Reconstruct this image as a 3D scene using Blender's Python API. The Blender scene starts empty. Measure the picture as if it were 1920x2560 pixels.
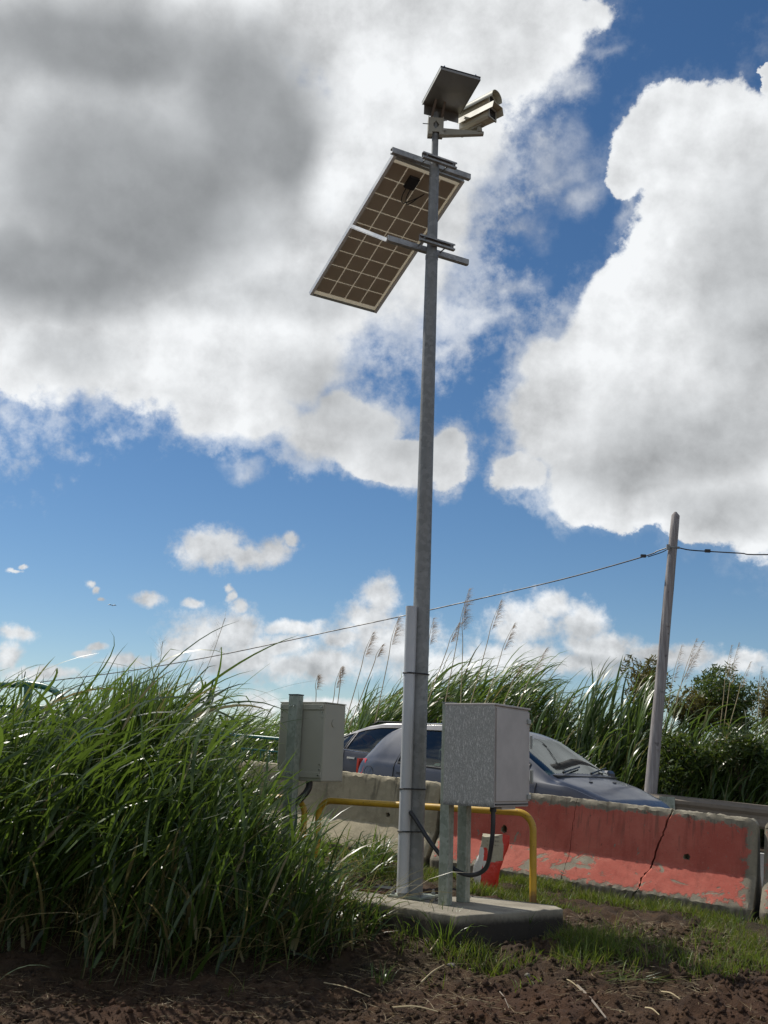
import bpy, bmesh, math, random
import numpy as np
from mathutils import Vector, Matrix

# ------------------------------------------------------------------ camera
SC = bpy.context.scene
COL = SC.collection
FPX = 2150.0                                    # focal length for a 1659 x 2212 frame
PITCH, ROLL = math.radians(14.3), math.radians(2.25)
CAM = np.array([0, 0, 1.45])
_f = np.array([0, math.cos(PITCH), math.sin(PITCH)])
_r0 = np.array([1.0, 0, 0]); _u0 = np.cross(_r0, _f)
_r = _r0 * math.cos(ROLL) + _u0 * math.sin(ROLL)
_u = _u0 * math.cos(ROLL) - _r0 * math.sin(ROLL)
def ray(x, y): return _f + (x - 830) / FPX * _r - (y - 1106) / FPX * _u
def at(x, y, Y):
    d = ray(x, y); return CAM + d * Y / d[1]
cd = bpy.data.cameras.new('camera')
cd.sensor_fit = 'VERTICAL'; cd.sensor_height = 36; cd.sensor_width = 27
cd.lens = 36 * FPX / 2212; cd.clip_end = 3000; cd.clip_start = 0.05
cam = bpy.data.objects.new('camera', cd); COL.objects.link(cam)
cam.matrix_world = Matrix(((_r[0], _u[0], -_f[0], CAM[0]), (_r[1], _u[1], -_f[1], CAM[1]),
                           (_r[2], _u[2], -_f[2], CAM[2]), (0, 0, 0, 1)))
SC.camera = cam
SC.view_settings.view_transform = 'Standard'; SC.view_settings.look = 'None'
SC.view_settings.exposure = 0.0; SC.view_settings.gamma = 1.0
SC.view_settings.use_curve_mapping = False
SC.cycles.use_denoising = True
SC.cycles.max_bounces = 8; SC.cycles.transparent_max_bounces = 24

# ------------------------------------------------------------------ sun
SUN_AZ, SUN_EL = math.radians(-50), math.radians(52)     # azimuth left of the view
SUN = Vector((math.sin(SUN_AZ) * math.cos(SUN_EL), math.cos(SUN_AZ) * math.cos(SUN_EL), math.sin(SUN_EL)))
sl = bpy.data.lights.new('sun', 'SUN'); sl.energy = 4.3; sl.angle = math.radians(0.53); sl.color = (1.0, 0.95, 0.86)
so = bpy.data.objects.new('sun', sl); COL.objects.link(so)
so.rotation_euler = SUN.to_track_quat('Z', 'Y').to_euler(); so.location = (-20, 30, 40)

# ------------------------------------------------------------------ node helper
class NT:
    def __init__(s, tree): s.t = tree; s.n = tree.nodes; s.l = tree.links
    def node(s, typ, **kw):
        n = s.n.new(typ)
        for k, v in kw.items(): setattr(n, k, v)
        return n
    def put(s, sock, v):
        if v is None: return
        if isinstance(v, bpy.types.NodeSocket): s.l.new(v, sock)
        else: sock.default_value = v
    def m(s, op, a, b=None, c=None, clamp=False):
        n = s.node('ShaderNodeMath', operation=op); n.use_clamp = clamp
        s.put(n.inputs[0], a); s.put(n.inputs[1], b); s.put(n.inputs[2], c); return n.outputs[0]
    def v(s, op, a, b=None, c=None):
        n = s.node('ShaderNodeVectorMath', operation=op)
        s.put(n.inputs[0], a); s.put(n.inputs[1], b); s.put(n.inputs[2], c)
        return n.outputs['Value'] if op in ('LENGTH', 'DOT_PRODUCT', 'DISTANCE') else n.outputs['Vector']
    def scale(s, a, k):
        n = s.node('ShaderNodeVectorMath', operation='SCALE'); s.put(n.inputs[0], a); s.put(n.inputs['Scale'], k); return n.outputs['Vector']
    def noise(s, vec, scale, detail=6, rough=.6, dist=0, col=False):
        n = s.node('ShaderNodeTexNoise'); s.put(n.inputs['Vector'], vec)
        n.inputs['Scale'].default_value = scale; n.inputs['Detail'].default_value = detail
        n.inputs['Roughness'].default_value = rough; n.inputs['Distortion'].default_value = dist
        return n.outputs['Color' if col else 'Fac']
    def vor(s, vec, scale, feature='F1', out='Distance', rnd=1.0):
        n = s.node('ShaderNodeTexVoronoi', feature=feature); s.put(n.inputs['Vector'], vec)
        n.inputs['Scale'].default_value = scale; n.inputs['Randomness'].default_value = rnd
        return n.outputs[out]
    def mr(s, v, a, b, c=0.0, d=1.0, smooth=True):
        n = s.node('ShaderNodeMapRange'); n.interpolation_type = 'SMOOTHSTEP' if smooth else 'LINEAR'
        s.put(n.inputs[0], v)
        for i, x in enumerate((a, b, c, d)): s.put(n.inputs[1 + i], x)
        return n.outputs[0]
    def mix(s, f, a, b, mode='MIX'):
        n = s.node('ShaderNodeMix', data_type='RGBA', blend_type=mode)
        s.put(n.inputs[0], f)
        s.put(n.inputs[6], a if not isinstance(a, tuple) else (*a[:3], 1)); s.put(n.inputs[7], b if not isinstance(b, tuple) else (*b[:3], 1))
        return n.outputs[2]
    def xyz(s, v):
        n = s.node('ShaderNodeSeparateXYZ'); s.put(n.inputs[0], v); return n.outputs
    def comb(s, x, y, z):
        n = s.node('ShaderNodeCombineXYZ'); s.put(n.inputs[0], x); s.put(n.inputs[1], y); s.put(n.inputs[2], z); return n.outputs[0]

# ------------------------------------------------------------------ sky: Nishita air with cumulus clouds
W = bpy.data.worlds.new('World'); SC.world = W; W.use_nodes = True
t = NT(W.node_tree); t.n.clear()
out = t.node('ShaderNodeOutputWorld'); bg = t.node('ShaderNodeBackground')
t.l.new(bg.outputs[0], out.inputs[0])
SKY_STRENGTH = 0.10
bg.inputs[1].default_value = SKY_STRENGTH
sky = t.node('ShaderNodeTexSky', sky_type='NISHITA'); sky.sun_disc = False
sky.sun_elevation = SUN_EL; sky.sun_rotation = SUN_AZ % (2 * math.pi)
sky.altitude = 900; sky.air_density = 1.0; sky.dust_density = 0.25; sky.ozone_density = 1.6
d = t.node('ShaderNodeTexCoord').outputs['Generated']
C0 = Vector(_f); R0 = Vector(_r0); U0 = Vector(_u0)
def stereo(px, py):
    q = Vector(ray(px, py)).normalized(); k = 2 / (1 + q.dot(C0)); return (k * q.dot(R0), k * q.dot(U0))
kk = t.m('DIVIDE', 2.0, t.m('MAXIMUM', t.m('ADD', t.v('DOT_PRODUCT', d, C0), 1.0), 0.02))
pu = t.m('MULTIPLY', t.v('DOT_PRODUCT', d, R0), kk); pv = t.m('MULTIPLY', t.v('DOT_PRODUCT', d, U0), kk)
P = t.comb(pu, pv, 0.0)
# domain warp : large billows + fine curls
w1 = t.scale(t.v('SUBTRACT', t.noise(d, 7.0, 3, .55, col=True), (.5, .5, .5)), .085)
w2 = t.scale(t.v('SUBTRACT', t.noise(d, 24.0, 8, .66, col=True), (.5, .5, .5)), .036)
PW = t.v('ADD', P, t.v('ADD', w1, w2))
PWs = t.v('ADD', P, t.v('ADD', t.scale(w1, .3), t.scale(w2, .6)))
def field(blobs, base, k):
    acc = None
    for (x, y, rx, ry) in blobs:
        u, v = stereo(x, y); ru, rv = rx / FPX, ry / FPX
        q = t.v('MULTIPLY_ADD', base, (1 / ru, 1 / rv, 0), (-u / ru, -v / rv, 0))
        L = t.v('LENGTH', q)
        if acc is None: acc = L
        else: acc = t.m('SMOOTH_MIN', acc, L, k)
    return acc
BIG = [(-150, 300, 500, 560), (640, 330, 170, 230), (60, 450, 200, 260), (250, 200, 560, 480), (170, 610, 420, 285), (520, 740, 300, 190), (690, 590, 360, 200),
       (850, 300, 250, 330), (930, 470, 135, 190), (1060, 110, 190, 130), (1130, 20, 190, 75), (860, 40, 420, 150),
       (510, 905, 170, 92), (690, 940, 150, 88), (850, 1000, 130, 66), (900, 590, 110, 85), (20, 740, 150, 125),
       (945, 1000, 66, 78), (750, 900, 120, 90),
       (1500, 330, 150, 112), (1420, 330, 110, 115), (1590, 340, 110, 135), (1500, 560, 150, 260), (1430, 700, 200, 150),
       (1310, 800, 190, 150), (1190, 900, 115, 150), (1400, 960, 290, 170), (1600, 850, 260, 300), (1430, 1100, 250, 66),
       (1140, 1040, 85, 62), (1340, 380, 50, 80), (1760, 600, 220, 460), (1180, 780, 90, 75), (1665, 185, 16, 18)]
SMALL = [(455, 1183, 90, 46), (585, 1192, 54, 30), (623, 1172, 20, 18), (525, 1198, 80, 26), (333, 1295, 36, 19), (422, 1303, 24, 14), (195, 1258, 13, 9), (207, 1272, 12, 8), (222, 1292, 12, 5),
         (188, 1406, 24, 9), (214, 1395, 22, 9), (30, 1363, 42, 19), (18, 1412, 26, 40), (28, 1227, 14, 4), (44, 1220, 12, 4), (493, 1266, 8, 10), (499, 1284, 10, 14), (512, 1310, 14, 22),
         (448, 1375, 92, 58), (515, 1368, 52, 58), (521, 1420, 150, 36), (660, 1440, 140, 34), (641, 1357, 80, 20),
         (719, 1430, 110, 42), (823, 1290, 54, 44), (800, 1335, 70, 36), (834, 1385, 140, 66), (448, 1497, 46, 30), (573, 1516, 50, 30),
         (90, 1450, 90, 18), (276, 1430, 60, 20), (1187, 1312, 66, 42), (1131, 1350, 84, 60), (1255, 1350, 62, 52), (1295, 1405, 100, 44),
         (1120, 1425, 130, 50), (1412, 1420, 100, 24), (1506, 1418, 70, 32), (1590, 1438, 80, 26), (1630, 1420, 40, 20), (950, 1440, 120, 46), (1250, 1440, 120, 30),
         (700, 1520, 120, 18), (380, 1400, 40, 40), (600, 1395, 90, 30), (740, 1375, 60, 40), (1030, 1440, 80, 36)]
THIN = [(1175, 330, 100, 110), (1120, 470, 100, 90), (1300, 120, 70, 32), (1200, 380, 120, 70), (1230, 200, 70, 50), (1100, 600, 95, 45), (1020, 680, 110, 55),
        (980, 742, 40, 26), (40, 880, 60, 60), (1230, 430, 70, 50), (1340, 480, 30, 70), (520, 1030, 70, 26), (1080, 770, 30, 40)]
fb = t.noise(d, 15.0, 10, .62)
fbS = t.m('SUBTRACT', fb, .5)
fine = t.m('SUBTRACT', t.noise(d, 52.0, 6, .65), .5)
dB = t.m('ADD', t.m('SUBTRACT', 1.0, field(BIG, PW, .12)), t.m('MULTIPLY', fbS, .62))
dB = t.m('ADD', t.m('ADD', dB, t.m('MULTIPLY', fine, .22)), t.m('MULTIPLY', t.m('SUBTRACT', t.noise(d, 6.5, 4, .5), .5), .35))
dS = t.m('ADD', t.m('SUBTRACT', 1.0, field(SMALL, PWs, .15)), t.m('MULTIPLY', fbS, .55))
dS = t.m('ADD', t.m('ADD', dS, .13), t.m('MULTIPLY', fine, 1.5))
dT = t.m('ADD', t.m('SUBTRACT', 1.0, field(THIN, PW, .2)), t.m('MULTIPLY', fbS, 2.2))
# the same weather carries on outside the frame
far_mask = t.mr(t.v('LENGTH', P), .85, 1.15)
gen = t.m('MULTIPLY', t.m('SUBTRACT', t.noise(t.v('MULTIPLY', d, (1, 1, 1.7)), 2.6, 8, .58), .5), 4.0)
gen = t.m('SUBTRACT', t.m('MULTIPLY', t.m('ADD', gen, 1.2), far_mask), 1.2)
dBg = t.m('MAXIMUM', dB, gen)
soft = t.mr(t.noise(d, 5.0, 3, .5), .38, .62, .14, .50)
crisp = t.mr(pu, stereo(1180, 700)[0], stereo(1300, 700)[0])
soft = t.m('SUBTRACT', soft, t.m('MULTIPLY', crisp, t.m('SUBTRACT', soft, .10)))
aB = t.m('MAXIMUM', t.mr(dBg, -.04, soft), t.m('MULTIPLY', t.mr(t.m('ADD', dBg, t.m('MULTIPLY', fine, .9)), -.30, .30), t.m('MULTIPLY_ADD', crisp, -.40, .55)))
aS = t.m('MULTIPLY', t.mr(dS, -.10, .75), .96)
aT = t.m('MULTIPLY', t.mr(dT, .05, 1.5), .62)
alpha = t.m('SUBTRACT', 1.0, t.m('MULTIPLY', t.m('MULTIPLY', t.m('SUBTRACT', 1.0, aB), t.m('SUBTRACT', 1.0, aS)), t.m('SUBTRACT', 1.0, aT)))
# grey undersides
DARK = [(300, 420, 380, 240), (520, 240, 200, 190), (230, 120, 320, 130), (120, 590, 260, 110), (620, 320, 90, 120)]
MID = [(760, 830, 230, 90), (860, 930, 160, 80), (1500, 950, 240, 120), (1620, 620, 120, 250), (150, 750, 120, 60), (1350, 1040, 160, 60), (480, 640, 330, 60), (1560, 1110, 160, 50),
       (1220, 1385, 90, 32), (640, 1440, 150, 20), (470, 1440, 120, 18), (840, 1420, 120, 24), (1320, 1440, 130, 16)]
PS = t.v('ADD', P, t.scale(w1, .9))
gD = t.mr(t.m('ADD', t.m('SUBTRACT', 1.0, field(DARK, PS, .3)), t.m('MULTIPLY', fbS, .35)), -.22, .66)
gM = t.mr(t.m('ADD', t.m('SUBTRACT', 1.0, field(MID, PS, .3)), t.m('MULTIPLY', fbS, .6)), -.35, .75)
genG = t.m('MULTIPLY', far_mask, t.mr(gen, .2, 1.4))
grey = t.m('MAXIMUM', t.m('MAXIMUM', t.m('MULTIPLY', gD, .93), t.m('MULTIPLY', gM, .40)), t.m('MULTIPLY', genG, .6))
sv = (SUN - C0 * SUN.dot(C0)).normalized() * .022
dn = t.v('ADD', d, tuple(sv))
rel = t.m('SUBTRACT', fb, t.noise(dn, 15.0, 10, .62))
rel2 = t.m('SUBTRACT', t.noise(d, 5.5, 4, .5), t.noise(t.v('ADD', d, tuple(sv * 2.6)), 5.5, 4, .5))
rel3 = t.m('MULTIPLY', t.m('SUBTRACT', t.noise(d, 40.0, 6, .6), t.noise(t.v('ADD', d, tuple(sv * .4)), 40.0, 6, .6)), t.mr(t.m('DOT_PRODUCT', 0, 0) if False else t.v('DOT_PRODUCT', d, (0, 0, 1)), .30, .12))
rel = t.m('ADD', rel, rel3)
relief = t.m('ADD', t.m('MULTIPLY', rel, .75), t.m('MULTIPLY', rel2, 1.1))
edge = t.m('MULTIPLY', t.mr(dBg, .55, .08), t.mr(dBg, -.4, .1))
lum = t.m('MULTIPLY_ADD', grey, -.45, t.m('ADD', t.m('MULTIPLY_ADD', edge, .08, .77), t.m('MULTIPLY', t.mr(t.m('SUBTRACT', 1.0, field([(880, 130, 230, 170), (560, 620, 130, 120), (800, 430, 130, 110), (520, 470, 90, 70), (1380, 560, 80, 300), (1480, 330, 140, 90), (1280, 760, 90, 90), (480, 960, 80, 40), (830, 720, 90, 60)], PS, .2)), -.3, .6), .10)))
lum = t.m('ADD', lum, t.m('MULTIPLY', relief, t.m('MULTIPLY_ADD', grey, -.78, .95)))
lum = t.m('MINIMUM', t.m('MAXIMUM', lum, .2), .97)
tint = t.mix(grey, (.965, .985, 1.0), (.93, .97, 1.0))
cl = t.node('ShaderNodeVectorMath', operation='SCALE'); t.put(cl.inputs[0], tint); t.put(cl.inputs['Scale'], t.m('DIVIDE', lum, SKY_STRENGTH))
# deeper blue as the tropical air has it
hs = t.node('ShaderNodeHueSaturation'); hs.inputs['Saturation'].default_value = 1.22; hs.inputs['Value'].default_value = .84
t.l.new(sky.outputs[0], hs.inputs['Color'])
final = t.mix(t.m('MULTIPLY', alpha, .985), hs.outputs[0], cl.outputs[0])
t.l.new(final, bg.inputs[0])
W.cycles.sampling_method = 'MANUAL'; W.cycles.sample_map_resolution = 512


# ------------------------------------------------------------------ materials
def material(name, fn, bump=None):
    m = bpy.data.materials.new(name); m.use_nodes = True
    t = NT(m.node_tree); t.n.clear()
    o = t.node('ShaderNodeOutputMaterial'); p = t.node('ShaderNodeBsdfPrincipled')
    t.l.new(p.outputs[0], o.inputs[0])
    fn(t, p, o); return m
def bump(t, p, h, strength=.3, dist=.01):
    b = t.node('ShaderNodeBump'); b.inputs['Strength'].default_value = strength; b.inputs['Distance'].default_value = dist
    t.put(b.inputs['Height'], h); t.l.new(b.outputs[0], p.inputs['Normal'])
def obj_co(t): return t.node('ShaderNodeTexCoord').outputs['Object']
def world_co(t): return t.node('ShaderNodeNewGeometry').outputs['Position']
def attr(t, name):
    n = t.node('ShaderNodeAttribute'); n.attribute_name = name; return n.outputs['Fac']

def plain(name, col, rough=.5, metal=0.0, var=.15, scale=30, spec=.5, bmp=.1):
    def fn(t, p, o):
        c = obj_co(t); n = t.noise(c, scale, 5, .6); n2 = t.noise(c, scale * .15, 4, .6)
        k = t.m('ADD', t.m('MULTIPLY', t.m('SUBTRACT', n, .5), var * 1.4), t.m('ADD', t.m('MULTIPLY', t.m('SUBTRACT', n2, .5), var * 2.2), 1.0))
        t.put(p.inputs['Base Color'], t.mix(1.0, col, t.comb(k, k, k), 'MULTIPLY'))
        t.put(p.inputs['Roughness'], t.mr(n2, .3, .7, max(rough - .08, 0), min(rough + .1, 1)))
        p.inputs['Metallic'].default_value = metal; p.inputs['Specular IOR Level'].default_value = spec
        if bmp: bump(t, p, n, bmp, .004)
    return material(name, fn)

def galv_fn(base, dark, light, sc=26, metal=.35, rough=.48):
    def fn(t, p, o):
        c = obj_co(t); c2 = t.v('MULTIPLY', c, (1, 1, .35))
        sp = t.vor(c, sc, out='Color'); sx = t.xyz(sp)[0]
        n = t.noise(c2, 7, 6, .65); n3 = t.noise(c, 40, 4, .6)
        col = t.mix(t.mr(n, .35, .68), dark, base)
        col = t.mix(t.m('MULTIPLY', t.mr(sx, .35, .9), .45), col, light)
        col = t.mix(t.m('MULTIPLY', t.mr(t.noise(c, 17, 5, .7), .58, .68), .6), col, tuple(v * .55 for v in dark))
        t.put(p.inputs['Base Color'], col); p.inputs['Metallic'].default_value = metal
        t.put(p.inputs['Roughness'], t.mr(n3, .3, .7, rough - .1, rough + .16))
        bump(t, p, n3, .12, .003)
    return fn
M = {}
M['galv'] = material('galvanised_steel', galv_fn((.235, .24, .235), (.185, .19, .185), (.30, .305, .295), metal=.12))
M['galv_light'] = material('light_galvanised_steel', galv_fn((.42, .43, .43), (.27, .28, .28), (.58, .59, .59), metal=.1))
M['galv_post'] = material('post_galvanised_steel', galv_fn((.33, .36, .30), (.20, .235, .185), (.43, .46, .40), sc=40, metal=.1))
M['white_pvc'] = plain('grey_white_plastic', (.50, .51, .52), .4, var=.10, scale=8, bmp=.03)
M['alu'] = plain('bare_aluminium', (.78, .78, .76), .4, .25, var=.12, scale=20)
M['alu_dull'] = plain('dull_aluminium', (.36, .37, .34), .45, .25, var=.25, scale=14)
M['steel_sheet'] = plain('stainless_sheet', (.26, .25, .23), .34, .75, var=.35, scale=5)
M['back_sheet'] = plain('panel_back_sheet', (.60, .49, .375), .55, var=.12, scale=12)
M['cell_line'] = plain('panel_gap_line', (.93, .93, .92), .5, var=0, bmp=0)
M['cell'] = plain('solar_cell', (.012, .018, .045), .12, var=.2)
M['black'] = plain('black_plastic', (.018, .018, .019), .45, var=.2)
M['hose'] = plain('black_flexible_conduit', (.03, .03, .033), .42, var=.2, scale=20)
M['cream'] = plain('cream_paint', (.60, .57, .44), .32, var=.08, scale=10, bmp=.03)
M['cream_dull'] = plain('dull_cream_casting', (.38, .36, .29), .45, var=.2, scale=14)
M['lens'] = plain('dark_window_glass', (.012, .013, .016), .06, var=.05, bmp=0)
def yellow_fn(t, p, o):
    c = obj_co(t); n = t.noise(c, 9, 7, .7); n2 = t.noise(c, 45, 4, .6)
    col = t.mix(t.mr(n, .4, .7), (.58, .345, .03), (.46, .27, .03))
    col = t.mix(t.m('MULTIPLY', t.mr(n2, .62, .70), .8), col, (.12, .075, .03))
    z = t.xyz(c)[2]; rz = t.mr(t.m('ADD', z, t.m('MULTIPLY', t.m('SUBTRACT', n, .5), .22)), .10, .02)
    col = t.mix(t.m('MULTIPLY', rz, .85), col, (.13, .065, .03)); col = t.mix(t.mr(t.noise(c, 22, 5, .7), .66, .70), col, (.16, .085, .04))
    t.put(p.inputs['Base Color'], col); p.inputs['Roughness'].default_value = .42; bump(t, p, n2, .15, .002)
M['yellow'] = material('yellow_paint', yellow_fn)
def green_fn(t, p, o):
    c = obj_co(t); n = t.noise(c, 14, 6, .7)
    t.put(p.inputs['Base Color'], t.mix(t.mr(n, .4, .7), (.02, .115, .095), (.03, .16, .125))); p.inputs['Roughness'].default_value = .28
M['green'] = material('green_enamel', green_fn)

def cabinet_fn(drips):
    def fn(t, p, o):
        c = obj_co(t); n = t.noise(c, 5, 6, .6); f = t.noise(c, 90, 4, .6)
        col = t.mix(t.mr(n, .3, .7), (.46, .42, .385), (.54, .495, .455))
        if drips:
            cs = t.v('MULTIPLY', c, (1, 1, .16)); s = t.noise(t.v('MULTIPLY', c, (1, 1, .22)), 120, 6, .75); cs2 = t.v('MULTIPLY', c, (1, 1, .3)); s2 = t.noise(cs2, 230, 3, .6)
            m_ = t.m('MAXIMUM', t.mr(s, .545, .60), t.m('MULTIPLY', t.mr(s2, .57, .63), .9))
            col = t.mix(n, (.33, .325, .295), (.40, .39, .355))
            col = t.mix(t.m('MULTIPLY', m_, .85), col, (.74, .72, .67))
            col = t.mix(t.m('MULTIPLY', t.mr(s2, .35, .29), .8), col, (.09, .09, .08))
            z = t.xyz(c)[2]
            col = t.mix(t.m('MULTIPLY', t.mr(t.m('ADD', z, t.m('MULTIPLY', t.m('SUBTRACT', s, .5), .06)), .035, -.005), .7), col, (.07, .07, .06))
            bump(t, p, t.m('ADD', s, s2), .9, .006)
        else:
            col = t.mix(t.m('MULTIPLY', t.mr(f, .6, .75), .25), col, (.42, .40, .37)); bump(t, p, f, .15, .002)
        t.put(p.inputs['Base Color'], col); p.inputs['Roughness'].default_value = .6
    return fn
M['cab_drip'] = material('rain_streaked_cabinet_side', cabinet_fn(True))
M['cab'] = material('grey_cabinet_shell', cabinet_fn(False))
M['cab_green'] = plain('greenish_grey_cabinet', (.37, .36, .29), .5, var=.10, scale=6, bmp=.04)

def concrete_fn(base, dark, painted=None, L=3.0):
    def fn(t, p, o):
        c = obj_co(t); x, y, z = t.xyz(c)
        n = t.noise(c, 2.2, 8, .65); n2 = t.noise(c, 16, 8, .7); n3 = t.noise(c, 70, 4, .6)
        streak = t.noise(t.v('MULTIPLY', c, (1, 1, .12)), 12, 6, .6)
        col = t.mix(t.mr(n, .35, .68), dark, base)
        col = t.mix(t.m('MULTIPLY', t.mr(n2, .45, .7), .5), col, tuple(min(1, v * 1.25) for v in base))
        st = t.m('MULTIPLY', t.mr(streak, .5, .68), t.mr(z, .25, .8))
        col = t.mix(t.m('MULTIPLY', st, .75), col, (.055, .05, .032))
        pits = t.mr(t.vor(c, 26, rnd=1), .10, .04); pit2 = t.m('MULTIPLY', pits, t.mr(t.noise(c, 6, 3, .5), .45, .55))
        col = t.mix(t.m('MULTIPLY', pit2, .8), col, (.03, .026, .02))
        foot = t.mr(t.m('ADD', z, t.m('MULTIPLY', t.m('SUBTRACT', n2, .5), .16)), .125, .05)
        rib = t.m('SINE', t.m('MULTIPLY', x, 95))
        if painted:
            nn = t.m('ADD', t.m('MULTIPLY', t.m('SUBTRACT', n2, .5), .20), t.m('MULTIPLY', t.m('SUBTRACT', n, .5), .12))
            e = t.m('MINIMUM', t.m('SUBTRACT', .742, z), t.m('SUBTRACT', z, .098))
            e = t.m('MINIMUM', e, t.m('MULTIPLY', t.m('MINIMUM', t.m('SUBTRACT', x, .03), t.m('SUBTRACT', L - .035, x)), .6))
            cov = t.mr(t.m('ADD', e, nn), .0, .022)
            # scraped patches on the sloping toe
            scr = t.m('MULTIPLY', t.mr(t.noise(t.v('MULTIPLY', c, (.55, 1, 1.0)), 6.0, 8, .68, .8), .555, .60), t.mr(z, .36, .30))
            scr2 = t.mr(t.noise(t.v('MULTIPLY', c, (1, 1, .45)), 13, 6, .62, .6), .665, .69)
            cov = t.m('MULTIPLY', cov, t.m('SUBTRACT', 1.0, t.m('MAXIMUM', scr, scr2)))
            red = t.mix(t.mr(n, .35, .7), painted[0], painted[1])
            red = t.mix(t.m('MULTIPLY', t.mr(streak, .5, .72), .45), red, tuple(v * .55 for v in painted[0]))
            red = t.mix(t.m('MULTIPLY', t.mr(n3, .55, .7), .35), red, (.46, .22, .16))
            red = t.mix(t.m('MULTIPLY', pit2, .9), red, (.035, .02, .016))
            col = t.mix(cov, col, red)
            pit3 = t.m('MULTIPLY', t.mr(t.vor(c, 60, rnd=1), .16, .09), t.mr(t.noise(c, 9, 4, .6), .52, .58))
            scuff = t.m('MULTIPLY', t.mr(t.noise(t.v('MULTIPLY', c, (1.0, 1, .35)), 34, 5, .75, .4), .635, .665), t.mr(t.noise(c, 3.3, 3, .5), .42, .52))
            col = t.mix(t.m('MULTIPLY', scuff, .75), col, (.075, .05, .035))
            drip = t.m('MULTIPLY', t.mr(t.noise(t.v('MULTIPLY', c, (1, 1, .06)), 22, 4, .6), .56, .66), t.mr(t.m('ADD', z, t.m('MULTIPLY', t.m('SUBTRACT', n, .5), .6)), .30, .75))
            col = t.mix(t.m('MULTIPLY', drip, .45), col, (.11, .07, .05))
            col = t.mix(t.m('MULTIPLY', pit3, .8), col, (.05, .035, .028))
            bump(t, p, t.m('ADD', t.m('MULTIPLY', n2, .6), t.m('ADD', t.m('MULTIPLY', cov, .5), t.m('MULTIPLY', pit2, -1.2))), .5, .012)
        else:
            bump(t, p, t.m('ADD', n2, t.m('MULTIPLY', pit2, -1.2)), .5, .01)
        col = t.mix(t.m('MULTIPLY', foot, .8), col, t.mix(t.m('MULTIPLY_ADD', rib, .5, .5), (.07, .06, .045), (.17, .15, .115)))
        t.put(p.inputs['Base Color'], col); p.inputs['Roughness'].default_value = .88
    return fn
M['conc_cream'] = material('cream_concrete', concrete_fn((.44, .38, .26), (.30, .26, .175)))
M['conc_red'] = material('red_painted_concrete', concrete_fn((.30, .27, .20), (.19, .165, .12), ((.43, .095, .065), (.54, .155, .108))))
def slab_fn(t, p, o):
    c = world_co(t); z = t.xyz(c)[2]
    n = t.noise(c, 3, 7, .65); n2 = t.noise(c, 30, 6, .7)
    col = t.mix(t.mr(n, .35, .65), (.22, .195, .15), (.33, .30, .235))
    col = t.mix(t.m('MULTIPLY', t.mr(n2, .55, .7), .5), col, (.13, .105, .08))
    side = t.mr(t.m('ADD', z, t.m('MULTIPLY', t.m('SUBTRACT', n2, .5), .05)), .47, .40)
    col = t.mix(t.m('MULTIPLY', side, .95), col, (.020, .015, .011))  # shade of the slab's side faces painted in as near-black brown
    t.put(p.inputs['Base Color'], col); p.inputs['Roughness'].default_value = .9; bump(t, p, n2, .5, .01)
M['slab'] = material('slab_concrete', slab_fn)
def asphalt_fn(t, p, o):
    c = world_co(t); n = t.noise(c, 1.2, 5, .6); f = t.noise(c, 120, 3, .6)
    t.put(p.inputs['Base Color'], t.mix(t.mr(n, .3, .7), (.045, .045, .046), (.07, .07, .068))); p.inputs['Roughness'].default_value = .85; bump(t, p, f, .5, .006)
M['asphalt'] = material('asphalt', asphalt_fn)
M['road_paint'] = plain('white_road_paint', (.55, .55, .52), .7, var=.3, scale=12)
def soil_fn(t, p, o):
    c = world_co(t); n = t.noise(c, .9, 6, .6); n2 = t.noise(c, 7, 8, .7); n3 = t.noise(c, 45, 6, .7)
    col = t.mix(t.mr(n2, .35, .68), (.045, .024, .010), (.135, .074, .034))
    col = t.mix(t.m('MULTIPLY', t.mr(n3, .5, .72), .6), col, (.16, .10, .055))
    red = t.m('MULTIPLY', t.mr(t.xyz(c)[1], 6.95, 6.3), t.mr(n, .35, .62))
    col = t.mix(t.m('MULTIPLY', red, .6), col, (.11, .042, .016))
    moss = t.m('MULTIPLY', t.mr(t.m('ADD', n, t.m('MULTIPLY', t.m('SUBTRACT', n2, .5), .5)), .50, .62), t.mr(t.xyz(c)[1], 6.4, 7.6))
    col = t.mix(t.m('MULTIPLY', moss, .55), col, (.032, .040, .014))
    t.put(p.inputs['Base Color'], col); p.inputs['Roughness'].default_value = .95
    bump(t, p, t.m('ADD', t.m('ADD', n3, n2), t.noise(c, 140, 4, .7)), 1.0, .035)
M['soil'] = material('dark_brown_soil', soil_fn)

def leaf_mat(name, c_dark, c_light, dry=(.28, .22, .10), trans=.35, rough=.32, spec=.55, tcol=None):
    m = bpy.data.materials.new(name); m.use_nodes = True; t = NT(m.node_tree); t.n.clear()
    o = t.node('ShaderNodeOutputMaterial'); p = t.node('ShaderNodeBsdfPrincipled')
    a = attr(t, 'tint'); dr = attr(t, 'dry')
    col = t.mix(a, c_dark, c_light); col = t.mix(dr, col, dry)
    t.put(p.inputs['Base Color'], col); p.inputs['Roughness'].default_value = rough; p.inputs['Specular IOR Level'].default_value = spec
    tr = t.node('ShaderNodeBsdfTranslucent')
    tc = tcol or (c_light[0] * 2.0, c_light[1] * 1.9, c_light[2] * .9)
    t.put(tr.inputs[0], t.mix(dr, t.mix(a, tuple(v * .6 for v in tc), tc), tuple(v * 1.1 for v in dry)))
    mx = t.node('ShaderNodeMixShader'); mx.inputs[0].default_value = trans
    t.l.new(p.outputs[0], mx.inputs[1]); t.l.new(tr.outputs[0], mx.inputs[2]); t.l.new(mx.outputs[0], o.inputs[0])
    return m
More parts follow.
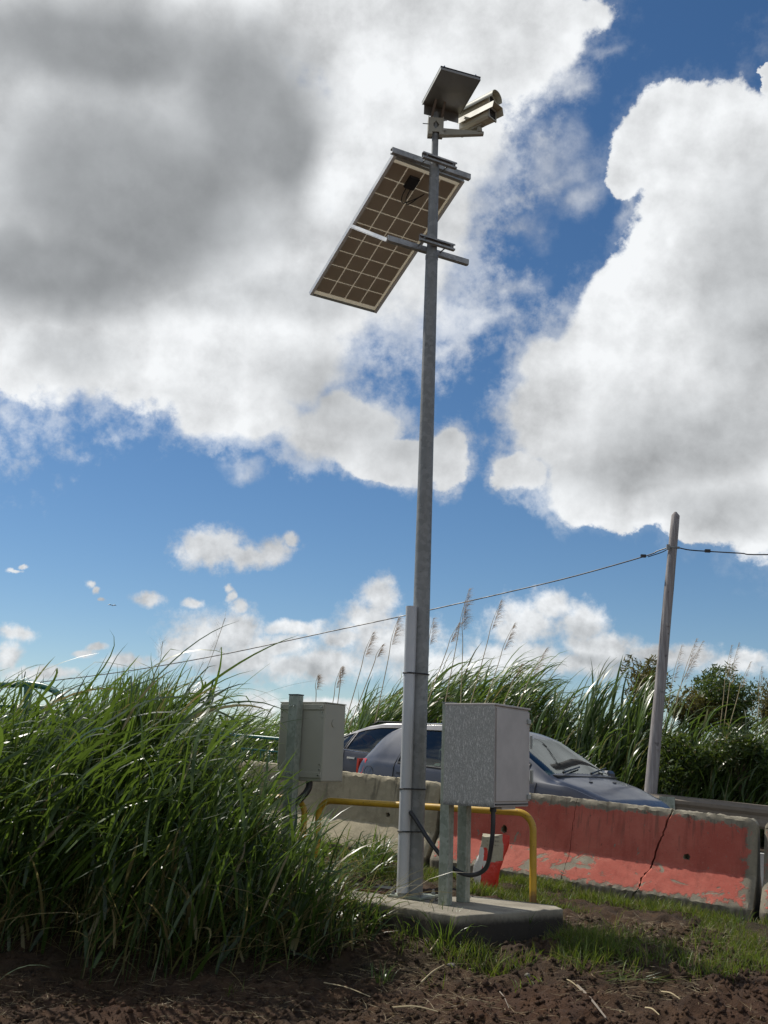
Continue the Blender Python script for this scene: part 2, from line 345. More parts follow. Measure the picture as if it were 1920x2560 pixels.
M['grass'] = leaf_mat('tall_grass_blade', (.018, .042, .011), (.080, .135, .026), tcol=(.16, .25, .032), rough=.36, spec=.65)
M['cane'] = leaf_mat('reed_leaf', (.038, .070, .018), (.10, .155, .035), trans=.34, tcol=(.19, .29, .045))
M['short'] = leaf_mat('short_grass_blade', (.05, .080, .014), (.12, .17, .028), trans=.35, rough=.5, spec=.35)
M['bush'] = leaf_mat('bush_leaf', (.028, .055, .014), (.08, .12, .028), trans=.3, rough=.45)
M['bush_brown'] = leaf_mat('olive_bush_leaf', (.055, .055, .018), (.13, .12, .04), trans=.25, rough=.5)
M['plume'] = leaf_mat('reed_plume', (.40, .33, .26), (.58, .50, .42), dry=(.46, .36, .28), trans=.55, rough=.7, spec=.2, tcol=(.5, .4, .3))
M['stem'] = leaf_mat('reed_stem', (.12, .13, .04), (.22, .2, .09), trans=.0, rough=.5)
M['straw'] = leaf_mat('dry_straw', (.20, .15, .08), (.40, .32, .19), trans=.1, rough=.6)
M['stone'] = plain('grey_stone', (.16, .14, .12), .85, var=.4, scale=30)
M['bark'] = plain('bush_bark', (.10, .075, .05), .9, var=.3, scale=20, bmp=.5)
def wood_fn(t, p, o):
    c = obj_co(t); g = t.noise(t.v('MULTIPLY', c, (1, 1, .05)), 30, 8, .65); n = t.noise(c, 1.3, 5, .6); k = t.noise(c, 9, 3, .5)
    col = t.mix(t.mr(g, .35, .7), (.21, .19, .185), (.37, .345, .335)); col = t.mix(t.m('MULTIPLY', t.mr(n, .45, .7), .5), col, (.25, .21, .20))
    col = t.mix(t.m('MULTIPLY', t.mr(k, .66, .72), .6), col, (.06, .05, .045))
    t.put(p.inputs['Base Color'], col); p.inputs['Roughness'].default_value = .85; bump(t, p, g, .6, .01)
M['wood'] = material('weathered_pole_wood', wood_fn)
def paint_fn(c0, flake):
    def fn(t, p, o):
        c = obj_co(t); n = t.noise(c, 3, 5, .6)
        t.put(p.inputs['Base Color'], t.mix(t.mr(n, .35, .65), c0, tuple(v * 1.12 for v in c0)))
        p.inputs['Metallic'].default_value = flake; t.put(p.inputs['Roughness'], t.mr(n, .3, .7, .34, .46))
        p.inputs['Coat Weight'].default_value = .35; p.inputs['Coat Roughness'].default_value = .08
    return fn
M['car_blue'] = material('grey_blue_car_paint', paint_fn((.032, .039, .060), .05))
M['car_dark'] = material('dark_grey_car_paint', paint_fn((.045, .046, .058), .3))
def glass_fn(t, p, o):
    t.n.remove(p)
    g = t.node('ShaderNodeBsdfGlossy'); g.inputs['Roughness'].default_value = .03; g.inputs[0].default_value = (.95, 1, .98, 1)
    tr = t.node('ShaderNodeBsdfTransparent'); tr.inputs[0].default_value = (.66, .80, .72, 1)
    f = t.node('ShaderNodeFresnel'); f.inputs[0].default_value = 1.52
    mx = t.node('ShaderNodeMixShader'); t.l.new(t.m('ADD', t.m('MULTIPLY', f.outputs[0], 1.0, clamp=True), .03), mx.inputs[0])
    t.l.new(tr.outputs[0], mx.inputs[1]); t.l.new(g.outputs[0], mx.inputs[2]); t.l.new(mx.outputs[0], o.inputs[0])
M['glass'] = material('tinted_car_glass', glass_fn)
M['tail'] = plain('red_tail_lamp', (.62, .045, .025), .18, var=.1, bmp=0)
M['amber'] = plain('amber_lamp', (.75, .20, .02), .2, var=.1, bmp=0)
M['rail'] = plain('weathered_rail', (.20, .165, .125), .7, .1, var=.3, scale=14)
M['rubber'] = plain('tyre_rubber', (.02, .02, .02), .7, var=.2)
M['seat'] = plain('dark_seat_cloth', (.03, .03, .034), .8, var=.2)
M['chrome'] = plain('bright_trim', (.6, .6, .6), .2, .9, var=.1, bmp=0)
M['wire'] = plain('black_cable', (.02, .02, .022), .5, var=.1)
def bag_fn(t, p, o):
    c = obj_co(t); x, y, z = t.xyz(c); n = t.noise(c, 9, 4, .6); f = t.noise(c, 30, 5, .6)
    # printed sack : beige upper panel, red lower body, white left edge
    xx = t.m('ADD', x, t.m('MULTIPLY', t.m('SUBTRACT', n, .5), .05)); zz = t.m('ADD', z, t.m('MULTIPLY', t.m('SUBTRACT', n, .5), .06))
    lim = t.mr(xx, -.05, -.02, .50, .40)
    panel = t.m('MULTIPLY', t.m('GREATER_THAN', zz, lim), t.m('LESS_THAN', xx, .088))
    white = t.m('LESS_THAN', xx, t.mr(zz, .15, .42, -.115, -.075, False))
    col = t.mix(panel, (.66, .045, .03), (.42, .38, .28)); col = t.mix(t.m('MULTIPLY', white, t.m('SUBTRACT', 1.0, panel)), col, (.74, .72, .68))
    col = t.mix(t.m('MULTIPLY', t.m('LESS_THAN', zz, .40), t.m('GREATER_THAN', t.noise(t.v('MULTIPLY', c, (1, 1, .25)), 14, 3, .5), .60)), col, (.72, .68, .64))
    row = t.mr(t.m('SINE', t.m('MULTIPLY', z, 210)), .2, .5); word = t.mr(t.noise(t.v('MULTIPLY', c, (1, 1, .05)), 75, 2, .5), .46, .52)
    area = t.m('MULTIPLY', t.mr(t.m('ABSOLUTE', t.m('ADD', xx, .0)), .055, .045), t.mr(t.noise(t.v('MULTIPLY', c, (.2, .2, 1)), 16, 1, .5), .46, .5))
    col = t.mix(t.m('MULTIPLY', t.m('MULTIPLY', panel, t.m('MULTIPLY', row, word)), t.m('MULTIPLY', area, .6)), col, (.12, .11, .09))
    t.put(p.inputs['Base Color'], col); p.inputs['Roughness'].default_value = .32; bump(t, p, t.m('ADD', f, n), .5, .012)
    p.inputs['Subsurface Weight'].default_value = 0
M['bag'] = material('printed_plastic', bag_fn)

# ------------------------------------------------------------------ mesh helpers
OFF = {}
def link(name, me, mat, parent=None, origin=(0, 0, 0), smooth=False):
    """origin is in world axes; vertices were given in world coordinates"""
    po = OFF.get(parent.name, Vector((0, 0, 0))) if parent else Vector((0, 0, 0))
    og = Vector(origin) if not parent else po
    me.transform(Matrix.Translation(-og)); 
    if mat: me.materials.append(mat)
    if smooth: me.shade_smooth()
    o = bpy.data.objects.new(name, me); COL.objects.link(o)
    if parent: o.parent = parent
    else: o.location = og
    OFF[o.name] = og
    return o
def tag(o, label=None, cat=None, group=None, kind=None):
    for k, v in (('label', label), ('category', cat), ('group', group), ('kind', kind)):
        if v: o[k] = v
    return o
def empty(name, loc, label, cat, group=None):
    o = bpy.data.objects.new(name, None); COL.objects.link(o); o.location = loc; o.empty_display_size = .2
    OFF[o.name] = Vector(loc); return tag(o, label, cat, group)
class MB:
    def __init__(s): s.v = []; s.f = []
    def add(s, vs, fs):
        k = len(s.v); s.v += [tuple(p) for p in vs]; s.f += [tuple(i + k for i in f) for f in fs]; return s
    def box(s, c, size, X=(1, 0, 0), Y=(0, 1, 0), Z=(0, 0, 1)):
        c, X, Y, Z = map(Vector, (c, X, Y, Z)); a, b, h = (x / 2 for x in size)
        vs = [c + X * i * a + Y * j * b + Z * k * h for k in (-1, 1) for j in (-1, 1) for i in (-1, 1)]
        return s.add(vs, [(0, 2, 3, 1), (4, 5, 7, 6), (0, 1, 5, 4), (2, 6, 7, 3), (0, 4, 6, 2), (1, 3, 7, 5)])
    def bar(s, a, b, w, h, up=(0, 0, 1)):
        a, b = Vector(a), Vector(b); X = (b - a); L = X.length; X.normalize(); Y = Vector(up).cross(X).normalized(); Z = X.cross(Y)
        return s.box((a + b) / 2, (L, w, h), X, Y, Z)
    def prism(s, poly, z0, z1):
        n = len(poly); vs = [(x, y, z0) for x, y in poly] + [(x, y, z1) for x, y in poly]
        return s.add(vs, [tuple(range(n - 1, -1, -1)), tuple(range(n, 2 * n))] + [(i, (i + 1) % n, n + (i + 1) % n, n + i) for i in range(n)])
    def tube(s, pts, r, n=12, caps=True):
        pts = [Vector(p) for p in pts]; rr = r if isinstance(r, (list, tuple)) else [r] * len(pts)
        T = []
        for i in range(len(pts)):
            d_ = (pts[min(i + 1, len(pts) - 1)] - pts[max(i - 1, 0)]).normalized(); T.append(d_)
        ref = Vector((0, 0, 1)) if abs(T[0].z) < .9 else Vector((1, 0, 0))
        X = T[0].cross(ref).normalized(); vs = []
        for i, p in enumerate(pts):
            X = (X - T[i] * X.dot(T[i])).normalized(); Y = T[i].cross(X)
            vs += [p + (X * math.cos(a) + Y * math.sin(a)) * rr[i] for a in (2 * math.pi * j / n for j in range(n))]
        fs = [(i * n + j, i * n + (j + 1) % n, (i + 1) * n + (j + 1) % n, (i + 1) * n + j) for i in range(len(pts) - 1) for j in range(n)]
        if caps: fs += [tuple(range(n - 1, -1, -1)), tuple(range((len(pts) - 1) * n, len(pts) * n))]
        return s.add(vs, fs)
    def build(s, name, mat, parent=None, origin=(0, 0, 0), smooth=False, bevel=0, auto=None):
        me = bpy.data.meshes.new(name); me.from_pydata(s.v, [], s.f); me.update()
        o = link(name, me, mat, parent, origin, smooth)
        if bevel:
            b = o.modifiers.new('bevel', 'BEVEL'); b.width = bevel; b.segments = 2; b.limit_method = 'ANGLE'; b.angle_limit = math.radians(40)
        if auto is not None:
            me.shade_smooth(); me.set_sharp_from_angle(angle=math.radians(auto))
        return o
def bez(pts, k=8):
    """Catmull-Rom through points"""
    P_ = [Vector(p) for p in pts]; P_ = [2 * P_[0] - P_[1]] + P_ + [2 * P_[-1] - P_[-2]]; o = []
    for i in range(1, len(P_) - 2):
        for j in range(k):
            u = j / k; a, b, c, e = P_[i - 1:i + 3]
            o.append(.5 * ((2 * b) + (c - a) * u + (2 * a - 5 * b + 4 * c - e) * u * u + (3 * b - a - 3 * c + e) * u ** 3))
    return o + [P_[-2]]
def np_mesh(name, verts, faces_quads, mat, tint=None, dry=None, parent=None, origin=(0, 0, 0), smooth=False):
    """verts (N,3); faces (K,4)"""
    me = bpy.data.meshes.new(name); n = len(verts); k = len(faces_quads); w = faces_quads.shape[1]
    me.vertices.add(n); me.vertices.foreach_set('co', np.ascontiguousarray(verts, dtype=np.float32).ravel())
    me.loops.add(k * w); me.loops.foreach_set('vertex_index', np.ascontiguousarray(faces_quads, dtype=np.int32).ravel())
    me.polygons.add(k); me.polygons.foreach_set('loop_start', np.arange(0, k * w, w, dtype=np.int32))
    me.polygons.foreach_set('loop_total', np.full(k, w, dtype=np.int32)); me.update(calc_edges=True)
    for nm, a in (('tint', tint), ('dry', dry)):
        if a is not None:
            at_ = me.attributes.new(nm, 'FLOAT', 'POINT'); at_.data.foreach_set('value', np.ascontiguousarray(a, dtype=np.float32))
    return link(name, me, mat, parent, origin, smooth)

# ------------------------------------------------------------------ the lie of the land
BA = .53455
BD = np.array([math.cos(BA), -math.sin(BA)]); BN = np.array([math.sin(BA), math.cos(BA)])
B0 = np.array([1.2, 9.906]); BZ = .459; GRADE = -.0585
def sn(x, y):
    return (x - B0[0]) * BD[0] + (y - B0[1]) * BD[1], (x - B0[0]) * BN[0] + (y - B0[1]) * BN[1]
def road_z(s): return BZ + GRADE * 22 * np.tanh(s / 22)
def sstep(v): v = np.clip(v, 0, 1); return v * v * (3 - 2 * v)
def ground_z(x, y):
    x = np.asarray(x, float); y = np.asarray(y, float)
    s, n = sn(x, y); R = road_z(s)
    near = R * sstep((n + 4.5) / 3.15) - .03 * sstep((-n - 4) / 3)
    bank = .45 * sstep((n - 9.2) / 4) - .0
    z = np.where(n < 0, near, R) + bank - .035 * sstep(1 - np.abs(n - 4.1) / 5.0) * (n > -.5)
    left = .16 * sstep((-x - .6) / 2.0) * sstep((y - 6.6) / 1.5) * (n < 0)
    return z + left
def rp(s, n, h=0):
    p = B0 + s * BD + n * BN; return Vector((p[0], p[1], float(road_z(s)) + h))

# ------------------------------------------------------------------ ground sheet
rng = np.random.default_rng(7)
def grow(c0, c1, step, far, g=1.16):
    a = list(np.arange(c0, c1, step)); s = step
    while a[-1] < far: s *= g; a.append(a[-1] + s)
    s = step; b = []
    v = c0
    while v > -far: s *= g; v -= s; b.append(v)
    return np.array(b[::-1] + a)
gx = grow(-3.2, 4.6, .03, 1600); gy = grow(5.4, 10.6, .03, 1600)
X, Y = np.meshgrid(gx, gy); Z = ground_z(X, Y)
def vnoise(x, y, sc, seed):
    r = np.random.default_rng(seed); T = r.random((256, 256)); u = x * sc; v = y * sc
    i = np.floor(u).astype(int); j = np.floor(v).astype(int); fu = u - i; fv = v - j; fu = fu * fu * (3 - 2 * fu); fv = fv * fv * (3 - 2 * fv)
    g = lambda a, b: T[a % 256, b % 256]
    return (g(i, j) * (1 - fu) + g(i + 1, j) * fu) * (1 - fv) + (g(i, j + 1) * (1 - fu) + g(i + 1, j + 1) * fu) * fv - .5
s_, n_ = sn(X, Y); offroad = 1 - sstep((n_ + .35) / .4) * (1 - sstep((n_ - 8.6) / 1.0))
clod = vnoise(X, Y, 1.3, 1) * .10 + vnoise(X, Y, 3.7, 2) * .05 + vnoise(X, Y, 9, 3) * .07 + vnoise(X, Y, 21, 4) * .045
Z = Z + clod * offroad * np.exp(-np.maximum(np.abs(X) - 60, 0) / 200)
Z = Z + vnoise(X, Y, .02, 5) * 6 * sstep((np.hypot(X, Y) - 80) / 200)
nyy, nxx = X.shape; idx = np.arange(nyy * nxx).reshape(nyy, nxx)
F = np.stack([idx[:-1, :-1], idx[:-1, 1:], idx[1:, 1:], idx[1:, :-1]], -1).reshape(-1, 4)
g = np_mesh('ground', np.stack([X, Y, Z], -1).reshape(-1, 3), F, M['soil'], smooth=True); tag(g, 'dark brown soil sloping up to the road', kind='structure')
def strip(name, mat, n0, n1, s0, s1, ds, h, kind='structure', parent=None, zf=None):
    ss = np.arange(s0, s1 + 1e-6, ds); V = []
    for s in ss:
        for n in (n0, n1): V.append(tuple(rp(s, n, h)))
    Fq = [(2 * i, 2 * i + 2, 2 * i + 3, 2 * i + 1) for i in range(len(ss) - 1)]
    m = MB(); m.add(V, Fq); o = m.build(name, mat, parent)
    if kind: tag(o, kind=kind)
    return o
road = strip('road', M['asphalt'], .55, 7.35, -90, 60, 1.0, .012); tag(road, 'grey asphalt road running behind the concrete blocks')
for k in range(18):
    strip('lane_line', M['road_paint'], 3.95, 4.07, -30 + k * 4.0, -28.5 + k * 4.0, .5, .016, None, road)
strip('edge_line', M['road_paint'], 7.05, 7.17, -60, 50, 1.0, .016, None, road)

# ------------------------------------------------------------------ concrete slab under the pole
corn = [(.613, 7.253), (1.436, 7.824), (1.40, 8.00), (-1.0, 9.62), (-1.0, 8.66)]; rs_ = random.Random(4); poly = []
for i_, a in enumerate(corn):
    b = corn[(i_ + 1) % 5]; k = max(1, int(math.hypot(b[0] - a[0], b[1] - a[1]) / .07))
    for j_ in range(k): poly.append((a[0] + (b[0] - a[0]) * j_ / k + rs_.uniform(-.006, .006), a[1] + (b[1] - a[1]) * j_ / k + rs_.uniform(-.006, .006)))
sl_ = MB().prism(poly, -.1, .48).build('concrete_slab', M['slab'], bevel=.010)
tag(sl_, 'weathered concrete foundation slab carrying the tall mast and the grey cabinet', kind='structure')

# ------------------------------------------------------------------ concrete barriers
PROF = [(0, -.06), (0, .085), (.175, .33), (.225, .775), (.24, .80), (.36, .80), (.375, .775), (.425, .33), (.60, .085), (.60, -.06)]
def resample(pr, step=.022):
    o = []
    for a, b in zip(pr[:-1], pr[1:]):
        k = max(1, int(math.hypot(b[0] - a[0], b[1] - a[1]) / step))
        o += [(a[0] + (b[0] - a[0]) * i / k, a[1] + (b[1] - a[1]) * i / k) for i in range(k)]
    return o + [pr[-1]]
def jag(seed, amp, z): 
    r = np.random.default_rng(seed); k = r.normal(size=40) * amp; return float(np.interp(z, np.linspace(-.1, .85, 40), k))
def barrier_piece(name, mat, root, fl, fr, seed, rounded=(0, 0), hole=None):
    """fl / fr give the left and right end as functions of height; local x along, y away, z up"""
    pr = resample(PROF); n = len(pr)
    L = fr(.4) - fl(.4); k = max(2, int(L / .03)); V = []; r = np.random.default_rng(seed)
    for i in range(k + 1):
        u = i / k
        for j, (y, z) in enumerate(pr):
            x = fl(z) + (fr(z) - fl(z)) * u
            e = 0
            for side, dist in ((0, x - fl(z)), (1, fr(z) - x)):
                if rounded[side] and dist < .06: e = max(e, (1 - dist / .06) ** 2 * .035)
            edge = (abs(z - .8) < .03) * .003 + (abs(z - .085) < .03) * .003 + .0008
            dz = r.normal() * edge; cy = .30
            V.append((x, y + (e if y < cy else -e) * 1.0 + r.normal() * edge, z - (e * 1.4 if z > .75 else 0) + dz * (z > 0)))
    Fq = [(i * n + j, i * n + j + 1, (i + 1) * n + j + 1, (i + 1) * n + j) for i in range(k) for j in range(n - 1)]
    Fq += [(i * n + n - 1, i * n, (i + 1) * n, (i + 1) * n + n - 1) for i in range(k)]
    Fq += [tuple(range(n)), tuple(range((k + 1) * n - 1, k * n - 1, -1))]
    Fq = [tuple(reversed(f)) for f in Fq]
    me = bpy.data.meshes.new(name); me.from_pydata(V, [], Fq); me.update(); me.materials.append(mat)
    me.shade_smooth(); me.set_sharp_from_angle(angle=math.radians(28))
    o = bpy.data.objects.new(name, me); COL.objects.link(o); o.parent = root
    if hole:
        for (hx, hz, hr) in hole:
            c = MB().tube([(hx, -.2, hz), (hx, .185, hz), (hx, .30, hz)], [hr * 1.3, hr * 1.15, hr], 14).build('hole', M['conc_cream'])
            hr_ = random.Random(int(hx * 100))
            for v_ in c.data.vertices: v_.co.x += hr_.uniform(-.006, .006); v_.co.z += hr_.uniform(-.009, .009)
            c.parent = root; bpy.context.view_layer.update()
            md = o.modifiers.new('hole', 'BOOLEAN'); md.object = c; md.operation = 'DIFFERENCE'; md.solver = 'EXACT'; md.material_mode = 'TRANSFER'; n0_ = len(o.data.vertices)
            dg = bpy.context.evaluated_depsgraph_get(); nm = bpy.data.meshes.new_from_object(o.evaluated_get(dg))
            o.modifiers.clear(); o.data = nm; bpy.data.objects.remove(c)
    return o
def barrier_root(s0, label):
    p = rp(s0, 0); r = empty('concrete_barrier', p, label, 'concrete barrier', 'concrete barrier blocks along the road')
    r.rotation_euler = (0, math.atan(-GRADE), -BA); r.rotation_mode = 'XYZ'
    R_ = Matrix.Rotation(-BA, 4, 'Z') @ Matrix.Rotation(math.atan(-GRADE), 4, 'Y'); r.rotation_euler = R_.to_euler(); return r
E_ = lambda x: (lambda z: x)
r1 = barrier_root(-3.36, 'bare cream concrete road barrier block behind the left cabinet post')
barrier_piece('barrier_block', M['conc_cream'], r1, E_(0), E_(2.57), 1, (1, 1), [(2.02, .43, .021)])
r0 = barrier_root(-6.4, 'bare concrete road barrier block farthest left, mostly buried in tall grass')
barrier_piece('barrier_block', M['conc_cream'], r0, E_(0), E_(3.0), 2, (1, 1))
LR = 3.02
r2 = barrier_root(-.74, 'red painted concrete road barrier block cracked through, behind the yellow hoop')
c1 = lambda z: 1.36 + .05 * z + jag(11, .006, z)
c2 = lambda z: 2.06 + .24 * (z - .1) / .7 + jag(12, .014, z)
barrier_piece('barrier_chunk', M['conc_red'], r2, E_(.0), lambda z: c1(z) - .004, 3, (1, 0), [(.70, .44, .031)])
barrier_piece('barrier_chunk', M['conc_red'], r2, lambda z: c1(z) + .001, lambda z: c2(z) - .009 - .03 * max(0, z - .68), 4)
barrier_piece('barrier_chunk', M['conc_red'], r2, lambda z: c2(z) + .009 + .02 * max(0, z - .7), E_(3.02), 5, (0, 1), [(2.44, .42, .025)])
r3 = barrier_root(2.33, 'worn red and bare concrete barrier block cut by the right edge of the picture')
barrier_piece('barrier_block', M['conc_red'], r3, E_(0), E_(3.0), 6, (1, 1))
r4 = barrier_root(5.38, 'worn red concrete barrier block beyond the right edge')
barrier_piece('barrier_block', M['conc_red'], r4, E_(0), E_(3.0), 8, (1, 1))

# ------------------------------------------------------------------ galvanised mast
PX, PY = .341, 8.155
mast = empty('camera_mast', (PX, PY, .48), 'tall galvanised steel mast standing on the concrete slab', 'mast')
zs = [(.50, .073), (2.7, .069), (5.93, .055)]
MB().tube([(PX, PY, z) for z, _ in zs], [r for _, r in zs], 28).build('lower_tube', M['galv'], mast, smooth=False, auto=40)
MB().tube([(PX, PY, z) for z in (5.93, 6.0, 6.86)], [.049, .047, .045], 24).build('middle_tube', M['galv'], mast, auto=40)
MB().tube([(PX, PY, z) for z in (6.86, 7.42)], [.031, .031], 20).build('upper_tube', M['galv'], mast, auto=40)
MB().tube([(PX, PY, z) for z in (5.90, 5.935)], [.058, .058], 24).build('collar', M['galv'], mast, auto=40)
MB().box((PX, PY, .491), (.30, .30, .018), (.86, -.51, 0), (.51, .86, 0)).build('base_plate', M['galv_post'], mast, bevel=.003)
for i in (-1, 1):
    for j in (-1, 1):
        c = Vector((PX, PY, .5)) + Vector((.86, -.51, 0)) * .115 * i + Vector((.51, .86, 0)) * .115 * j
        MB().tube([c, c + Vector((0, 0, .035))], .009, 8).tube([c, c + Vector((0, 0, .016))], .017, 6).build('anchor_bolt', M['galv'], mast)
# long flat cable cover on the mast
cx, cy = PX - .090, PY - .085
cover = empty('cable_cover', (cx, cy, .50), 'long pale plastic cable cover strapped to the mast foot', 'cable cover')
sec = [(.043 * math.cos(a), .043 * math.sin(a) - .0) for a in np.linspace(math.pi, 2 * math.pi, 9)] + [(.043, .05), (-.043, .05)]
MB().prism([(cx + x * .97 + y * .26, cy + y * .97 - x * .26) for x, y in sec], .52, 2.72).build('cover_strip', M['white_pvc'], cover, auto=45)
MB().prism([(cx + x * .8, cy + y * .8) for x, y in sec], .48, .52).build('cover_foot', M['galv'], cover)
for z in (2.18, 1.284, .966):
    pts = []
    for a in np.linspace(0, 2 * math.pi, 40):
        dx, dy = math.cos(a), math.sin(a)
        # convex hull of mast and cover approximated by the support function
        r1_ = .0745; h1 = r1_; h2 = (cx - PX) * dx + (cy - PY) * dy + .047
        pts.append((dx, dy, max(h1, h2)))
    ring = []
    for i in range(len(pts)):
        dx, dy, h = pts[i]; ddx, ddy, hh = pts[(i + 1) % len(pts)]
        if abs(dx * ddy - dy * ddx) < 1e-4: continue
        det = dx * ddy - dy * ddx; x = (h * ddy - dy * hh) / det; y = (dx * hh - h * ddx) / det; ring.append((PX + x, PY + y, z))
    ring.append(ring[0]); MB().tube(ring, .006, 6, False).build('cable_tie', M['black'], cover)

# ------------------------------------------------------------------ large solar panel
TL, TR, BR = [Vector(CAM) + (Vector(p) - Vector(CAM)) * 1.026 for p in ((-.043, 7.854, 6.763), (.627, 8.246, 6.778), (-.164, 9.537, 6.026))]; BL = TL + BR - TR
e1 = (TR - TL).normalized(); Wp = (TR - TL).length; e2 = (BL - TL); Hp = e2.length; e2.normalize(); nn = e1.cross(e2).normalized()
if nn.z < 0: nn = -nn
def pp(u, v, h=0): return TL + e1 * Wp * u + e2 * Hp * v + nn * h
sp = empty('solar_panel', pp(.5, 0), 'large tilted solar panel on the mast seen from its brown underside', 'solar panel')
def sheet_fn(t, p, o):
    c = obj_co(t); n = t.noise(c, 6, 4, .6); p.inputs['Roughness'].default_value = .6
    t.put(p.inputs['Base Color'], t.mix(n, (.62, .52, .40), (.72, .61, .48)))
    tr = t.node('ShaderNodeBsdfTranslucent'); tr.inputs[0].default_value = (.80, .78, .70, 1); mx = t.node('ShaderNodeMixShader'); mx.inputs[0].default_value = .42
    t.l.new(p.outputs[0], mx.inputs[1]); t.l.new(tr.outputs[0], mx.inputs[2]); t.l.new(mx.outputs[0], o.inputs[0])
M['sheet'] = material('translucent_back_sheet', sheet_fn)
MB().box(pp(.5, .5, .006), (Wp - .012, Hp - .012, .0015), e1, e2, nn).build('back_sheet', M['sheet'], sp)
cu, cvv, gap_u, gap_v = (.945 - .03) / 4, (.97 - .04) / 9, .010 / Wp, .010 / Hp
cm = None
for iu in range(4):
    for iv in range(9):
        cc0 = pp(.03 + cu * (iu + .5), .04 + cvv * (iv + .5), .0098)
        if cm is None:
            c_ = MB().box(cc0, ((cu - gap_u) * Wp, (cvv - gap_v) * Hp, .004), e1, e2, nn).build('solar_cell', M['cell'], sp); cm = (c_.data, cc0)
        else:
            c_ = bpy.data.objects.new('solar_cell', cm[0]); COL.objects.link(c_); c_.parent = sp; c_.location = cc0 - cm[1]
for (a, b) in (((0, 0), (0, 1)), ((1, 0), (1, 1))):
    s_x = 1 if a[0] == 0 else -1
    A_, B_ = pp(*a), pp(*b)
    m = MB(); m.bar(A_ + e1 * s_x * .0015, B_ + e1 * s_x * .0015, .003, .045, up=nn); m.bar(A_ + e1 * s_x * .016 - nn * .021, B_ + e1 * s_x * .016 - nn * .021, .03, .003, up=nn)
    m.bar(A_ + e1 * s_x * .013 + nn * .022, B_ + e1 * s_x * .013 + nn * .022, .026, .003, up=nn); m.build('side_rail', M['alu'], sp)
for v in (0, 1):
    s_y = 1 if v == 0 else -1
    A_, B_ = pp(0, v) + e1 * .004, pp(1, v) - e1 * .004
    m = MB(); m.bar(A_ + e2 * s_y * .0015, B_ + e2 * s_y * .0015, .003, .043, up=nn); m.bar(A_ + e2 * s_y * .016 - nn * .0185, B_ + e2 * s_y * .016 - nn * .0185, .026, .003, up=nn)
    m.build('end_rail', M['alu_dull'], sp)
jb = MB().box(pp(.40, .115, -.012), (.11, .13, .035), e1, e2, nn).build('junction_box', M['black'], sp, bevel=.006)
for u_ in (.37, .43):
    MB().tube(bez([pp(u_, .155, -.015), pp(u_ - .01, .20, -.05), pp(u_ + .04, .225, -.07), pp(.56, .17, -.05), pp(.60, .14, -.05)], 6), .005, 6).build('lead', M['black'], sp)
# steel channels that hold it
ba = Vector((math.cos(.47), math.sin(.47), 0)); bb = Vector((-math.sin(.47), math.cos(.47), 0)); PZ = Vector((PX, PY, 0))
def channel(name, c, half0, half1, h, parent, mat=M['galv_light'], d=.04, ax=ba, back=bb):
    m = MB(); a, b = c + ax * half0, c + ax * half1; m.bar(a, b, .004, h)
    for s in (-1, 1): m.bar(a + back * d / 2 + Vector((0, 0, s * (h / 2 - .002))), b + back * d / 2 + Vector((0, 0, s * (h / 2 - .002))), d - .004, .004)
    for s in (-1, 1): m.bar(a + back * d + Vector((0, 0, s * (h / 2 - .008))), b + back * d + Vector((0, 0, s * (h / 2 - .008))), .004, .016)
    return m.build(name, mat, parent)
def sbolt(name, p, ax, parent, r=.010, L=.03, mat=M['galv_light']):
    return MB().tube([p, p + ax * L], r * .6, 8).tube([p, p + ax * .010], r, 6).build(name, mat, parent)
channel('support_rail', PZ + Vector((0, 0, 6.92)) + bb * .052, -.415, .43, .055, sp, M['galv_light'])
channel('support_rail', PZ + Vector((0, 0, 6.025)) + bb * .058, -.42, .43, .052, sp, M['galv_light'])
for z in (6.875, 6.035):
    channel('clamp_plate', PZ + Vector((0, 0, z)) - bb * .062, -.17, .19, .06, sp, M['galv_light'], d=.03, back=-bb)
    for s in (-.13, .15): sbolt('clamp_bolt', PZ + Vector((0, 0, z)) - bb * .066 + ba * s, -bb, sp)
    for s in (-.11, .12): MB().tube([PZ + Vector((0, 0, z)) - bb * .07 + ba * s, PZ + Vector((0, 0, z)) + bb * .07 + ba * s], .006, 8).build('clamp_rod', M['galv'], sp)
U_ = Vector((0, 0, 1)); lo = PZ + Vector((0, 0, 6.02)) + bb * .07
MB().bar(pp(0, .475, -.02) - e1 * .006, lo + ba * -.425 - U_ * .01, .006, .028).bar(pp(0, .475, -.043) - e1 * .006 + bb * .015, lo + ba * -.425 + bb * .012 - Vector((0, 0, .024)), .018, .004).build('strut', M['alu'], sp)
MB().bar(pp(1, .49, -.02) + e1 * .006, lo + ba * .43, .006, .045).bar(pp(1, .49, -.043) + e1 * .006 + bb * .015, lo + ba * .43 + bb * .015 - Vector((0, 0, .018)), .024, .004).build('strut', M['alu_dull'], sp)

